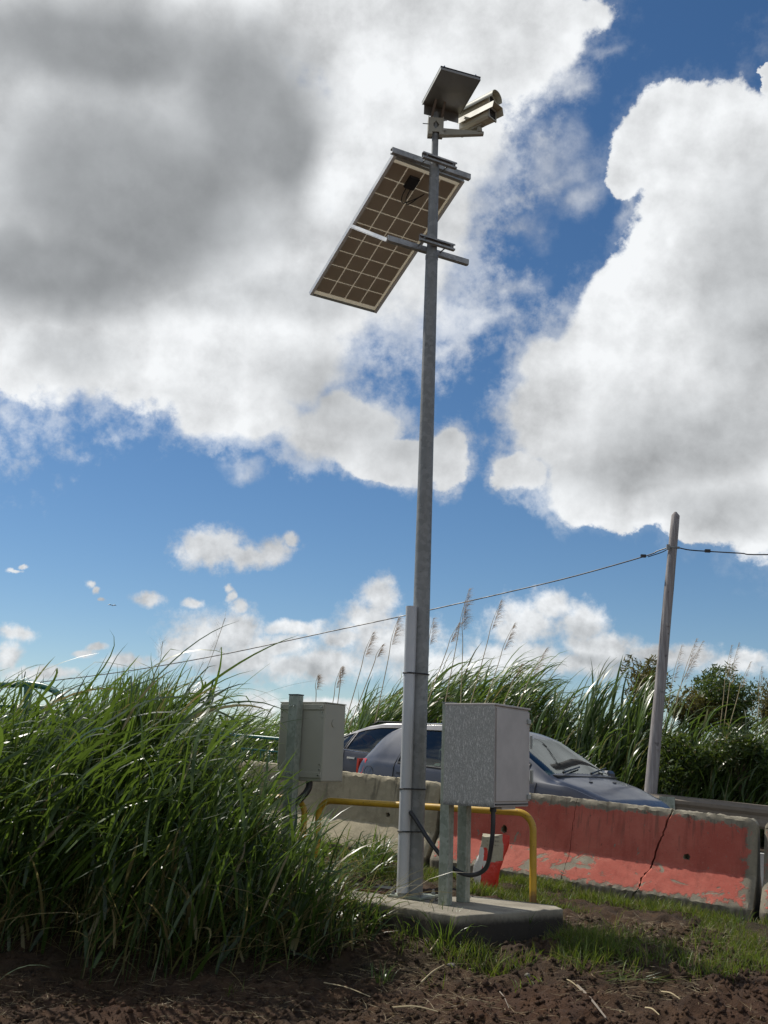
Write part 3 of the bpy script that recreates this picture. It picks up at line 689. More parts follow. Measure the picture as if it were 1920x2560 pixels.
# ------------------------------------------------------------------ small steel-backed panel on the mast top
a3, t3 = .334, math.radians(7.5)
f1 = Vector((math.cos(a3), math.sin(a3), 0)); fb_ = Vector((-math.sin(a3), math.cos(a3), 0)); f2 = fb_ * math.cos(t3) - Vector((0, 0, 1)) * math.sin(t3); fn_ = f1.cross(f2)
cc = Vector((.465, 7.955, 7.515)); w3, h3 = .382, .455
tp = empty('top_panel', cc, 'small flat steel backed panel on the very top of the mast', 'panel')
MB().box(cc, (w3, h3, .03), f1, f2, fn_).build('tray', M['steel_sheet'], tp, bevel=.004)
MB().box(cc + fn_ * .018, (w3 + .012, h3 + .012, .004), f1, f2, fn_).build('panel_face', M['cell'], tp)
for s in (-1, 1): MB().bar(cc + f1 * s * (w3 / 2 + .003) - f2 * h3 / 2, cc + f1 * s * (w3 / 2 + .003) + f2 * h3 / 2, .004, .036, up=fn_).build('edge_trim', M['alu_dull'], tp)
q0 = cc + f2 * (h3 / 2 - .004)
MB().box(q0 - Vector((0, 0, .060)), (w3 - .03, .004, .105), f1, fb_, Vector((0, 0, 1))).build('back_flap', M['steel_sheet'], tp)
for s in (-.155, .155): MB().tube([cc - f2 * (h3 / 2 - .012) + f1 * s + fn_ * .015, cc - f2 * (h3 / 2 - .012) + f1 * s + fn_ * .052], .0035, 6).tube([cc - f2 * (h3 / 2 - .012) + f1 * s + fn_ * .036, cc - f2 * (h3 / 2 - .012) + f1 * s + fn_ * .042], .008, 8).build('screw', M['chrome'], tp)
for s in (-.05, .05): MB().bar(PZ + f1 * s + Vector((0, 0, 7.33)), PZ + f1 * s * .9 - fb_ * .12 + Vector((0, 0, 7.50)), .022, .006).build('support_arm', M['steel_sheet'], tp)

# ------------------------------------------------------------------ pole clamp, arm and cameras
br = empty('camera_bracket', (PX, PY, 7.17), 'cream clamp and tapering side arm near the mast top', 'bracket')
hv = Vector((.998, .05, 0)).normalized(); hb = Vector((-.05, .998, 0)).normalized()
m = MB()
vs = []; hole = [(-.0, -.045), (.034, 0), (0, .045), (-.034, 0)]
o_ = [(-.065, -.075), (.065, -.075), (.065, .075), (-.065, .075)]
cpl = PZ + Vector((0, 0, 7.27)) - hb * .045
V = [cpl + hv * x + Vector((0, 0, z)) for x, z in o_ + hole]
m.add(V, [(0, 1, 5, 4), (1, 2, 6, 5), (2, 3, 7, 6), (3, 0, 4, 7)])
pf = m.build('clamp_face', M['cream_dull'], br); md = pf.modifiers.new('thick', 'SOLIDIFY'); md.thickness = .008
for s in (-1, 1): MB().box(cpl + hv * .068 * s + hb * .045, (.008, .10, .17), hv, hb, (0, 0, 1)).build('clamp_cheek', M['cream_dull'], br, bevel=.002)
MB().box(cpl + hb * .10 , (.14, .008, .17), hv, hb, (0, 0, 1)).build('clamp_back', M['cream_dull'], br)
for s in (-1, 1):
    MB().box(cpl + hv * .055 * s + Vector((0, 0, -.105)), (.045, .05, .03), hv, hb, (0, 0, 1)).build('clamp_ear', M['cream_dull'], br, bevel=.004)
for z in (-.05, .05): sbolt('clamp_bolt', cpl + hv * .07 + Vector((0, 0, z)), hv, br, .009, .03)
MB().tube([cpl - hv * .06 + Vector((0, 0, .0)), cpl - hv * .125], .004, 6).build('clamp_pin', M['black'], br)
# tapered arm
a0 = PZ + hv * .07 + Vector((0, 0, 7.215)); 
vv = []
for x, h, wd, zc in ((0, .075, .05, 0), (.36, .035, .04, .02), (.385, .03, .04, .021)):
    for sy in (-1, 1):
        for sz in (-1, 1): vv.append(a0 + hv * x + hb * wd / 2 * sy + Vector((0, 0, zc + sz * h / 2)))
MB().add(vv, [(0, 1, 3, 2), (0, 4, 5, 1), (2, 3, 7, 6), (0, 2, 6, 4), (1, 5, 7, 3), (4, 8, 9, 5), (6, 7, 11, 10), (4, 6, 10, 8), (5, 9, 11, 7), (8, 10, 11, 9)]).build('side_arm', M['cream_dull'], br, bevel=.004)
tip = a0 + hv * .345
MB().tube([tip + Vector((0, 0, .03)), tip + Vector((0, 0, .085))], [.03, .022], 14).build('swivel', M['cream_dull'], br, auto=30)
cyaw = math.radians(43); cv = Vector((math.cos(cyaw), -math.sin(cyaw), 0)); cb_ = Vector((math.sin(cyaw), math.cos(cyaw), 0)); UP = Vector((0, 0, 1))
# lower box housing
bc = tip + Vector((0, 0, .165)) - cv * .01
low = empty('surveillance_camera', bc - UP * .08, 'lower box shaped surveillance camera with dark square window under a sun hood', 'camera', 'cameras on the mast arm')
def loft(name, secs, mat, parent, smooth=False, bev=0):
    n = len(secs[0]); V = [p for s in secs for p in s]; Fq = [(i * n + j, i * n + (j + 1) % n, (i + 1) * n + (j + 1) % n, (i + 1) * n + j) for i in range(len(secs) - 1) for j in range(n)]
    Fq += [tuple(range(n - 1, -1, -1)), tuple(range((len(secs) - 1) * n, len(secs) * n))]
    return MB().add(V, Fq).build(name, mat, parent, bevel=bev)
def sec6(x, w, h, c=.02):   # chamfered box section
    return [bc + cv * x + cb_ * a + UP * b for a, b in ((-w + c, -h), (w - c, -h), (w, -h + c), (w, h - .004), (-w, h - .004), (-w, -h + c))]
loft('housing', [sec6(-.19, .056, .054), sec6(.15, .062, .062)], M['cream'], low)
fr = bc + cv * .151
fm = MB(); 
for (a, b, ww, hh) in ((0, .052, .122, .012), (0, -.052, .122, .014), (-.055, 0, .012, .090), (.055, 0, .012, .090)):
    fm.box(fr + cb_ * a + UP * b + cv * .006, (.014, ww, hh), cv, cb_, UP)
fm.build('front_bezel', M['cream_dull'], low)
MB().box(fr + cv * .001, (.004, .098, .090), cv, cb_, UP).build('window', M['lens'], low)
hd = []
for x in (-.19, .225):
    hd.append([bc + cv * x + cb_ * a + UP * b for a, b in ((-.088, .0), (-.070, .074), (.070, .074), (.088, .0), (.085, .0), (.067, .070), (-.067, .070), (-.085, .0))])
loft('sun_hood', hd, M['cream'], low)
MB().box(bc - UP * .066 - cv * .01, (.13, .05, .02), cv, cb_, UP).build('mount_foot', M['cream_dull'], low, bevel=.003)
for k_ in (-.14, -.10): MB().tube(bez([bc + cv * -.172 + cb_ * (k_ + .12) - UP * .02, bc + cv * -.215 - UP * .03 + cb_ * (k_ + .12), bc + cv * -.20 - UP * .085, bc + cv * -.08 - UP * .10, tip + UP * .02]), .007, 7).build('cable', M['hose'], low)
MB().tube([bc - cv * .172 + cb_ * .03, bc - cv * .195 + cb_ * .03], .014, 10).build('gland', M['chrome'], low)
# upper round housing
uc = bc + UP * .158 - cv * .03 + cb_ * .01
up_ = empty('surveillance_camera', uc - UP * .05, 'upper round cream surveillance camera with curved sun shield behind the small panel', 'camera', 'cameras on the mast arm')
MB().tube([uc - cv * .23, uc + cv * .165], .052, 24).build('housing', M['cream'], up_, auto=30)
ring = MB()
for k in range(24):
    a, b = 2 * math.pi * k / 24, 2 * math.pi * (k + 1) / 24
    q = lambda an, r, x: uc + cv * x + cb_ * math.cos(an) * r + UP * math.sin(an) * r
    ring.add([q(a, .055, .15), q(b, .055, .15), q(b, .055, .178), q(a, .055, .178), q(a, .043, .178), q(b, .043, .178), q(a, .043, .168), q(b, .043, .168)], [(0, 1, 2, 3), (3, 2, 5, 4), (4, 5, 7, 6)])
ring.build('front_ring', M['cream'], up_)
MB().tube([uc + cv * .166, uc + cv * .1685], .043, 24).build('window', M['lens'], up_)
sh = []
ang = np.linspace(math.radians(-12), math.radians(192), 22)
for x in (-.25, .235):
    sh.append([uc + cv * x + cb_ * math.cos(a) * .078 + UP * math.sin(a) * .078 for a in ang] + [uc + cv * x + cb_ * math.cos(a) * .0745 + UP * math.sin(a) * .0745 for a in ang[::-1]])
o_ = loft('sun_shield', sh, M['cream'], up_); o_.data.shade_smooth(); o_.data.set_sharp_from_angle(angle=math.radians(35))
for x in (-.12, .08): MB().box(uc + cv * x - UP * .067, (.05, .06, .03), cv, cb_, UP).build('mount_foot', M['cream_dull'], up_, bevel=.003)
MB().tube([uc - cv * .23 , uc - cv * .26], .016, 10).build('gland', M['chrome'], up_)

# ------------------------------------------------------------------ grey cabinet on two posts (right)
yaw = math.radians(34); a_ = Vector((math.cos(yaw), -math.sin(yaw), 0)); b_ = Vector((-a_.y, a_.x, 0)); U1 = Vector((0, 0, 1))
p1 = Vector((.56, 7.773, .48)); CW, CDp, Z0, Z1 = .42, .60, 1.193, 1.912
Lc = p1 + a_ * .042 - b_ * .14
cab = empty('equipment_cabinet', p1 + a_ * .2 + b_ * .16, 'grey cabinet with rain streaked side standing on two galvanised posts on the slab', 'cabinet', 'equipment cabinets')
def cp(u, v, z): q = Lc + a_ * u + b_ * v; return Vector((q.x, q.y, z))
cbx = MB().box(cp(CW / 2, CDp / 2, (Z0 + Z1) / 2), (CW - .02, CDp - .02, Z1 - Z0), a_, b_, U1).build('shell', M['cab'], cab, bevel=.004)
# separate streaked side sheet
sd = MB().box(Vector((0, 0, 0)), (CW - .002, .010, Z1 - Z0 + .002), a_, b_, U1); 
so_ = MB().box(cp(CW / 2, .006, (Z0 + Z1) / 2), (CW - .004, .010, Z1 - Z0 + .004), a_, b_, U1)
me = bpy.data.meshes.new('side_sheet'); 
loc = cp(CW / 2, .006, Z0)
me.from_pydata([tuple(Vector(v) - loc) for v in so_.v], [], so_.f); me.update(); me.materials.append(M['cab_drip'])
ss_ = bpy.data.objects.new('side_sheet', me); COL.objects.link(ss_); ss_.parent = cab; ss_.location = loc - OFF[cab.name]
ss_['label'] = 'side sheet covered in pale rain streaks'
MB().box(cp(CW - .004, CDp / 2 + .012, (Z0 + Z1) / 2 + .012), (.012, CDp - .05, Z1 - Z0 - .055), a_, b_, U1).build('door', M['cab'], cab, bevel=.003)
MB().box(cp(CW - .006, CDp / 2 + .01, Z0 + .018), (.008, CDp - .06, .010), a_, b_, U1).build('door_gap', M['black'], cab)
MB().box(cp(CW / 2 + .004, CDp / 2, Z1 + .007), (CW + .006, CDp + .004, .014), a_, b_, U1).build('lid', M['cab'], cab, bevel=.003)
for z in (Z1 - .09, Z0 + .07): MB().box(cp(CW + .008, CDp - .04, z), (.018, .05, .035), a_, b_, U1).build('hinge', M['alu_dull'], cab, bevel=.003)
MB().box(cp(CW + .010, CDp + .006, Z0 + .22), (.022, .022, .10), a_, b_, U1).build('latch', M['alu_dull'], cab, bevel=.003)
MB().box(cp(CW + .008, CDp + .006, Z1 - .24), (.016, .016, .10), a_, b_, U1).build('latch', M['alu_dull'], cab, bevel=.003)
MB().box(cp(CW - .08, .30, Z0 - .010), (.10, .22, .020), a_, b_, U1).build('bottom_vent', M['cab'], cab)
gl = MB().tube([cp(CW - .05, .09, Z0 - .035), cp(CW - .05, .09, Z0)], .024, 14).build('cable_gland', M['black'], cab)
for i, off in enumerate((0, .27)):
    q = p1 + b_ * off
    leg = MB().box((q.x, q.y, .48 + (Z1 - .46) / 2), (.078, .078, Z1 - .46), a_, b_, U1).build('leg', M['galv_post'], cab, bevel=.004)
    MB().box((q.x, q.y, Z1 + .026), (.084, .084, .008), a_, b_, U1).build('post_cap', M['galv'], leg)
# black conduit from the cable cover to the cabinet
hp = [(cx + .04, cy - .02, 1.115), (cx + .10, cy - .05, 1.04), (.46, 7.93, .89), (.57, 7.86, .775), (.66, 7.80, .71), (.76, 7.73, .70), (.845, 7.66, .76)]
e_ = cp(CW - .05, .09, Z0)
hp += [(e_.x - .01, e_.y + .03, .90), (e_.x, e_.y, 1.05), (e_.x, e_.y, Z0 - .01)]
ho = MB().tube(bez(hp, 8), .0165, 12).build('flexible_conduit', M['hose'], origin=hp[0], auto=40); tag(ho, 'black flexible conduit looping from the cable cover up to the grey cabinet', 'conduit')

# ------------------------------------------------------------------ left cabinet on a single post
yaw = math.radians(33); a_ = Vector((math.cos(yaw), -math.sin(yaw), 0)); b_ = Vector((-a_.y, a_.x, 0))
K = Vector((-.450, 8.95, 0)); CW, CDp, Z0, Z1 = .505, .32, 1.295, 1.97
def cp(u, v, z): q = K - a_ * (CW - u) + b_ * v; return Vector((q.x, q.y, z))
foot = cp(.218, -.055, 0); gz = float(ground_z(foot.x, foot.y))
cb2 = empty('equipment_cabinet', (foot.x, foot.y, gz), 'greenish grey cabinet bolted to one post, rising out of the tall grass', 'cabinet', 'equipment cabinets')
MB().box(cp(CW / 2, CDp / 2, (Z0 + Z1) / 2), (CW, CDp, Z1 - Z0), a_, b_, U1).build('shell', M['cab_green'], cb2, bevel=.012)
MB().box(cp(CW / 2 + .002, CDp / 2, Z1 + .004), (CW + .006, CDp + .006, .010), a_, b_, U1).build('lid', M['cab_green'], cb2, bevel=.003)
for z in (Z1 - .035, Z0 + .055):
    MB().box(cp(CW / 2, -.006, z), (CW - .02, .012, .05), a_, b_, U1).build('mounting_rail', M['cab_green'], cb2, bevel=.003)
    for u in (.03, CW - .03):
        sbolt('rail_bolt', cp(u, -.012, z), -b_, cb2, .008, .012, M['chrome']); 
        for k in (1, 2): sbolt('rail_bolt', cp(u, 0, z + (-.045 * k if z > 1.6 else .045 * k)), -b_, cb2, .006, .008, M['chrome'])
    for u in (.20, .24): sbolt('post_bolt', cp(u, -.105, z), -b_, cb2, .008, .012, M['chrome'])
lg = MB().box((foot.x, foot.y, (gz - .2 + Z1 + .06) / 2), (.10, .085, Z1 + .06 - gz + .2), a_, b_, U1).build('leg', M['galv_post'], cb2, bevel=.004)
MB().box((foot.x, foot.y, Z1 + .066), (.106, .09, .010), a_, b_, U1).build('post_cap', M['black'], lg)
MB().box((foot.x, foot.y, 1.0), (.106, .091, .010), a_, b_, U1).build('cable_tie', M['black'], lg)
MB().tube([cp(CW + .002, .14, Z1 - .17), cp(CW + .006, .14, Z1 - .17)], .034, 20).build('blank_plug', M['cab_green'], cb2)
MB().tube(bez([cp(.33, .06, Z0 + .01), cp(.33, .055, Z0 - .06), cp(.30, .02, Z0 - .13), cp(.245, -.03, Z0 - .20)]), [.03] * 25, 10).build('cable', M['black'], cb2)

# ------------------------------------------------------------------ yellow hoops
def hoop(P_, Q_, label):
    P_, Q_ = Vector(P_), Vector(Q_); dd = (Q_ - P_); dd.z = 0; L = dd.length; dd.normalize(); R = .13; zt = 1.135
    pts = [P_, Vector((P_.x, P_.y, zt - R))]
    pts += [Vector((P_.x, P_.y, zt - R)) + dd * R * (1 - math.cos(a)) + U1 * R * math.sin(a) for a in np.linspace(.15, math.pi / 2, 8)]
    e = Vector((Q_.x, Q_.y, zt - R))
    pts += [e - dd * R * (1 - math.sin(a)) + U1 * R * math.cos(a) for a in np.linspace(0, math.pi / 2 - .15, 8)]
    pts += [e, Q_]
    o = MB().tube(pts, .0275, 18).build('hoop_barrier', M['yellow'], origin=P_, auto=50)
    return tag(o, label, 'hoop barrier', 'yellow tubular hoop barriers')
h0 = Vector((1.265, 8.16, .478)); hdv = Vector((-.861, .509, 0)); 
e = h0 + hdv * 2.02; e.z = float(ground_z(e.x, e.y)) - .1
hoop(h0, e, 'yellow steel hoop barrier standing on the slab, passing behind the grey cabinet')
s0 = h0 + hdv * 2.17; s0.z = float(ground_z(s0.x, s0.y)) - .1; e = h0 + hdv * 4.2; e.z = float(ground_z(e.x, e.y)) - .1
hoop(s0, e, 'yellow steel hoop barrier half sunk in tall grass behind the left cabinet')

# ------------------------------------------------------------------ cars
def car(ox, oy, yaw, kind, paint, label):
    """x forward, y away from the camera, z up"""
    c, s = math.cos(yaw), math.sin(yaw); ss, nn_ = sn(ox, oy); z0 = float(road_z(ss)) + .012
    root = bpy.data.objects.new('car', None); COL.objects.link(root); root.location = (ox, oy, z0)
    root.rotation_euler = (Matrix.Rotation(-yaw, 4, 'Z') @ Matrix.Rotation(math.atan(-GRADE) * math.cos(yaw - BA), 4, 'Y')).to_euler()
    tag(root, label, 'car', 'cars queueing behind the barrier')
    if kind == 'hatch':
        top = [(-1.60, .60), (-1.59, .86), (-1.555, .98), (-1.48, 1.12), (-1.34, 1.27), (-1.16, 1.36), (-.9, 1.405), (-.45, 1.425), (0, 1.42), (.25, 1.395), (.48, 1.335), (1.12, .985), (1.16, .965), (1.45, .90), (1.75, .80), (1.92, .68), (1.99, .52), (2.0, .40)]
        belt = [(-1.6, .80), (-1.52, .90), (-1.2, .935), (-.3, .92), (.6, .90), (1.12, .89), (2, .85)]
        wid = [(-1.6, .60), (-1.575, .68), (-1.5, .735), (-1.25, .79), (-.8, .815), (.6, .815), (1.3, .78), (1.75, .70), (1.95, .58), (2.0, .50)]
        rw = [(-1.6, .52), (-1.48, .58), (-1.16, .56), (-.9, .545), (.1, .54), (.5, .55), (1.12, .68), (1.3, .69), (2.0, .48)]
        wins = [(-.86, -.06), (.0, .86)]; ws = (.50, 1.10); rear = (-1.50, -1.28); doors = (-.90, .02, 1.02); slope = .34; wheels = (-1.12, 1.23); mir = .92
    else:
        top = [(-2.0, .55), (-1.98, .88), (-1.90, 1.0), (-1.70, 1.10), (-1.40, 1.25), (-1.1, 1.36), (-.8, 1.415), (-.3, 1.445), (.1, 1.43), (.4, 1.36), (1.05, 1.0), (1.1, .98), (1.5, .90), (1.8, .80), (1.95, .66), (2.0, .5)]
        belt = [(-2.0, .84), (-1.9, .93), (-1.4, .96), (-.3, .93), (.6, .91), (1.1, .90), (2, .85)]
        wid = [(-2.0, .62), (-1.96, .70), (-1.8, .76), (-1.4, .81), (-.8, .83), (.6, .83), (1.3, .80), (1.75, .70), (2.0, .55)]
        rw = [(-2.0, .55), (-1.8, .60), (-1.3, .56), (-.9, .56), (.1, .56), (.5, .57), (1.1, .70), (1.3, .71), (2.0, .5)]
        wins = [(-1.62, -1.30), (-1.25, -.42), (-.36, .80)]; ws = (.42, 1.03); rear = (-1.88, -1.5); doors = (-1.28, -.39, .98); slope = .22; wheels = (-1.28, 1.25); mir = .85
    f = lambda tb, x: float(np.interp(x, *zip(*tb)))
    def sm(tb, x):
        return (f(tb, x - .05) + f(tb, x) * 2 + f(tb, x + .05)) / 4 if tb[0][0] + .05 < x < tb[-1][0] - .05 else f(tb, x)
    xs = sorted(set([round(v, 3) for v in list(np.linspace(top[0][0], top[-1][0], 96)) + [x for x, _ in top] + [v for w in wins for v in w] + list(ws) + list(rear)]))
    xs = [x for i, x in enumerate(xs) if i == 0 or x - xs[i - 1] > .006]
    NL, NG, NR = 6, 8, 8
    rows = []
    for x in xs:
        zt, zb, wb, wr = sm(top, x), sm(belt, x), sm(wid, x), sm(rw, x)
        zb = min(zb, zt - .045); gh = max(0, zt - zb - .045)
        wr = min(wr, wb - .03) if gh > .02 else wb - .07
        zre = zb + gh
        half = [(wb - .05, .20), (wb - .005, .30), (wb + .01, .50), (wb + .008, .68), (wb - .002, zb - .06), (wb - .022, zb - .012)]
        for i in range(NG + 1):
            u = i / NG; w = (wb - .03) + (wr - (wb - .03)) * (u ** 1.15); z = zb + gh * u
            half.append((w, z))
        for i in range(1, NR + 1):
            u = i / NR; w = wr * math.cos(u * math.pi / 2) ** .75 if i < NR else 0; z = zre + (zt - zre) * (math.sin(u * math.pi / 2) ** .8)
            half.append((w, z))
        row = [(x + (slope * (z - zb) if x < -.6 and z > zb else 0) * min(1, max(0, (-x - .6) / .4)) * (1 if x > top[0][0] + .05 else .3) * max(0, 1 - max(0, z - zre) / .05 * .2), -w, z) for (w, z) in half]
        row += [(p[0], -p[1], p[2]) for p in row[-2::-1]]
        rows.append(row)
    n = len(rows[0]); hN = NL + NG + 1
    V = [p for r in rows for p in r]
    side0, side1 = NL, NL + NG            # greenhouse rows
    groups = {'body': [], 'window': [], 'windscreen': [], 'rear_window': []}; winf = {}
    mid = lambda i: (xs[i] + xs[i + 1]) / 2
    for i in range(len(rows) - 1):
        x = mid(i)
        for j in range(n - 1):
            jj = min(j, n - 2 - j); q = (i * n + j, (i + 1) * n + j, (i + 1) * n + j + 1, i * n + j + 1)
            key = 'body'
            ghh = sm(top, x) - min(sm(belt, x), sm(top, x) - .045) - .045
            if side0 <= jj < side1 and ghh > .09:
                for k, w in enumerate(wins):
                    if w[0] < x < w[1]:
                        jm = side1 - 1 if x < ws[0] else side1 - 1
                        if side0 + (0) <= jj < jm: key = ('window', k, j < n / 2)
            if jj >= side1 + 1 and ws[0] < x < ws[1]: key = ('windscreen', 0, True)
            if jj >= side1 + 1 and rear[0] < x < rear[1]: key = ('rear_window', 0, True)
            if key == 'body': groups['body'].append(q)
            else: winf.setdefault(key, []).append(q)
    def sub(name, fs, mat):
        used = sorted({i for q in fs for i in q}); mp = {a: b for b, a in enumerate(used)}
        me = bpy.data.meshes.new(name); me.from_pydata([V[i] for i in used], [], [tuple(mp[i] for i in q) for q in fs]); me.update(); me.materials.append(mat); me.shade_smooth(); me.set_sharp_from_angle(angle=math.radians(50))
        o = bpy.data.objects.new(name, me); COL.objects.link(o); o.parent = root; return o
    ends = [tuple(range(n)), tuple(range((len(rows) - 1) * n + n - 1, (len(rows) - 1) * n - 1, -1))]
    sub('body', groups['body'] + ends, paint)
    for key, fs in winf.items(): sub(key[0], fs, M['glass'])
    def lp(name, mb, mat, par=None, auto=None):
        me = bpy.data.meshes.new(name); me.from_pydata(mb.v, [], mb.f); me.update(); me.materials.append(mat)
        if auto: me.shade_smooth(); me.set_sharp_from_angle(angle=math.radians(auto))
        o = bpy.data.objects.new(name, me); COL.objects.link(o); o.parent = par or root; return o
    def skin(x, u, side, lift=.003):      # point on the greenhouse side
        zt, zb, wb, wr = sm(top, x), sm(belt, x), sm(wid, x), sm(rw, x); zb = min(zb, zt - .045); gh = max(0, zt - zb - .045)
        wr = min(wr, wb - .03) if gh > .02 else wb - .07
        z = zb + gh * u; w = (wb - .03) + (wr - (wb - .03)) * (max(u, 0) ** 1.15)
        xx = x + (slope * (z - zb) if x < -.6 else 0) * min(1, max(0, (-x - .6) / .4))
        return (xx, side * (w + lift), z)
    for sd_ in (-1, 1):
        for w in wins:                                                    # black seals round each side window
            loop = [skin(x, .0, sd_) for x in np.linspace(w[0], w[1], 14)] + [skin(w[1], u, sd_) for u in np.linspace(.1, .87, 5)] + \
                   [skin(x, .875, sd_) for x in np.linspace(w[1], w[0], 14)] + [skin(w[0], u, sd_) for u in np.linspace(.8, .1, 5)]
            lp('window_seal', MB().tube(loop + [loop[0]], .009, 6, False), M['black'])
        lp('belt_trim', MB().tube([skin(x, -.03, sd_, .006) for x in np.linspace(wins[0][0], wins[-1][1] + .1, 20)], .006, 6), M['chrome'] if kind != 'hatch' else M['black'])
        for dx in doors:
            pts = [(dx, sd_ * (sm(wid, dx) + .0135 if z < .7 else sm(wid, dx) - .002), z) for z in (.28, .5, .66)] + [(dx, sd_ * (sm(wid, dx) + .0015), sm(belt, dx) - .06), (dx, sd_ * (sm(wid, dx) - .02), sm(belt, dx) - .012)]
            pts += [skin(dx, u, sd_, .0) for u in (.05, .4, .9)] if dx < .5 else []
            lp('door_seam', MB().tube(pts, .004, 5), M['black'])
        for hx in ([doors[0] + .10] if kind == 'hatch' else [doors[0] + .12, doors[1] + .10]):
            lp('door_handle', MB().box((hx + .05, sd_ * (sm(wid, hx) + .016), sm(belt, hx) - .115), (.15, .022, .028)), M['chrome'] if kind != 'hatch' else paint)
        tl = MB(); tx = top[0][0]
        prs = [[(tx + .02 + a + .08 * b, sd_ * (sm(wid, tx + .03 + a) + .010 - (.02 if b > .9 else 0)), .66 + .27 * b) for b in (0, .33, .66, 1)] for a in (0, .04, .08, .11)]
        vs = [p for r in prs for p in r]; tl.add(vs, [(i * 4 + j, i * 4 + j + 1, (i + 1) * 4 + j + 1, (i + 1) * 4 + j) for i in range(3) for j in range(3)])
        tl.box((tx + .012, sd_ * (sm(wid, tx + .02) - .06), .80), (.03, .15, .24))
        lp('tail_lamp', tl, M['tail'] if kind == 'hatch' else M['amber'])
        lp('side_mirror', MB().box((mir, sd_ * (sm(wid, mir) + .09), .97), (.10, .17, .12)), paint).modifiers.new('bevel', 'BEVEL').width = .03
        for wx in wheels:
            cy = sd_ * (sm(wid, wx) - .085)
            ty = lp('wheel', MB().tube([(wx, cy - .085, .29), (wx, cy + .085, .29)], .29, 28), M['rubber'], auto=40)
            lp('rim', MB().tube([(wx, cy - sd_ * .02, .29), (wx, cy + sd_ * .09, .29)], .185, 20), M['alu_dull'], ty, 40)
            lp('wheel_arch', MB().tube([(wx, sd_ * (sm(wid, wx) - .1), .32), (wx, sd_ * (sm(wid, wx) + .0125), .32)], .335, 28), M['black'], auto=40)
        for (sx, k) in ((-.05, 0),) + (((-.9, 1),)):
            y = sd_ * .34
            seat = MB().box((sx - .1, y, .62), (.14, .46, .62), (1, 0, -.0), (0, 1, 0), (0, 0, 1)).box((sx + .15, y, .42), (.5, .46, .18)).box((sx - .14, y, 1.03), (.09, .24, .17))
            so_ = lp('seat', seat, M['seat']); so_.modifiers.new('bevel', 'BEVEL').width = .03
    if kind == 'hatch':
        fx = -1.30; pts = [(fx + .075 * math.cos(a), -(sm(wid, fx) + .008 + .004 * math.cos(a)), .775 + .075 * math.sin(a)) for a in np.linspace(0, 2 * math.pi, 25)]
        lp('fuel_flap', MB().tube(pts, .0035, 5, False), M['black'])
        for y in (-.45, .12):
            p0 = Vector((1.13, y, sm(top, 1.13) + .02)); p1_ = Vector((1.02, y + .52, sm(top, 1.02) - .0))
            lp('wiper', MB().tube([p0 + Vector((.02, -.02, 0)), p0 + Vector((-.015, .10, .012)), p1_ + Vector((0, 0, .02))], [.014, .010, .008], 6), M['black'])
        lp('cowl_panel', MB().bar((1.145, -.62, sm(top, 1.145) - .012), (1.145, .62, sm(top, 1.145) - .012), .06, .02), M['black'])
        lp('washer_jet', MB().box((1.35, -.25, sm(top, 1.35) + .002), (.03, .03, .014)), M['black']); lp('washer_jet', MB().box((1.35, .25, sm(top, 1.35) + .002), (.03, .03, .014)), M['black'])
        lp('aerial', MB().tube([(.28, 0, 1.39), (.20, 0, 1.45), (.10, 0, 1.52)], [.012, .006, .004], 6), M['black'])
        lp('steering_wheel', MB().tube([(.62 + .05 * math.sin(a), -.34 + .18 * math.cos(a), .90 + .16 * math.sin(a)) for a in np.linspace(0, 2 * math.pi, 22)], .014, 6, False), M['black'])
        lp('roof_gutter', MB().tube([(x, -(sm(rw, x) - .01), sm(top, x) - .030) for x in np.linspace(-1.0, .5, 20)], .006, 5), M['black'])
        lp('parcel_shelf', MB().box((-1.25, 0, .88), (.45, 1.2, .02)), M['seat'])
        lp('tax_sticker', MB().box((1.06, .50, sm(top, 1.06) + .012), (.07, .07, .004), (.88, 0, -.475), (0, 1, 0), (.475, 0, .88)), M['road_paint'])
    else:
        for y in (-.50, .50): lp('roof_rail', MB().tube([(-1.0, y, sm(top, -1.0) - .02), (-.9, y, sm(top, -.9) + .012), (.1, y, sm(top, .1) + .005), (.25, y, sm(top, .25) - .03)], .014, 8), M['black'])
    lp('dashboard', MB().box((.93, 0, .80), (.36, 1.3, .16)), M['seat'])
    lp('floor_pan', MB().box((0, 0, .26), (3.2, 1.4, .06)), M['black'])
    return root
yw = math.radians(42); cpos = rp(-.86, 1.78)
car(cpos.x + .03, cpos.y, yw, 'hatch', M['car_blue'], 'grey blue hatchback right behind the red barrier, nose to the right')
cpos = rp(-3.05, 4.75)
car(cpos.x, cpos.y, math.radians(38), 'estate', M['car_dark'], 'dark grey car in the far lane, mostly hidden by the hatchback and mast')

# ------------------------------------------------------------------ guard rail and wooden pole
gr = empty('guard_rail', rp(2, 7.7), 'long steel guard rail on the far roadside in front of the reeds', 'guard rail')
gs = np.arange(-1.6, 16, 1.0)
prof = [(0, .33), (-.035, .37), (-.035, .42), (0, .47), (0, .52), (-.035, .57), (-.035, .62), (.0, .655), (.01, .675), (.15, .685), (.15, .672)]
V = []; 
for s in gs:
    for (nn2, z) in prof: V.append(tuple(rp(s, 7.7 + nn2, z)))
k = len(prof); MB().add(V, [(i * k + j, i * k + j + 1, (i + 1) * k + j + 1, (i + 1) * k + j) for i in range(len(gs) - 1) for j in range(k - 1)]).build('beam', M['rail'] if 'rail' in M else M['galv_light'], gr)
for s in np.arange(-1.4, 16, 2.0): MB().bar(rp(s, 7.82, -.1), rp(s, 7.82, .64), .08, .05, up=(1, 0, 0)).build('post', M['galv_post'], gr)
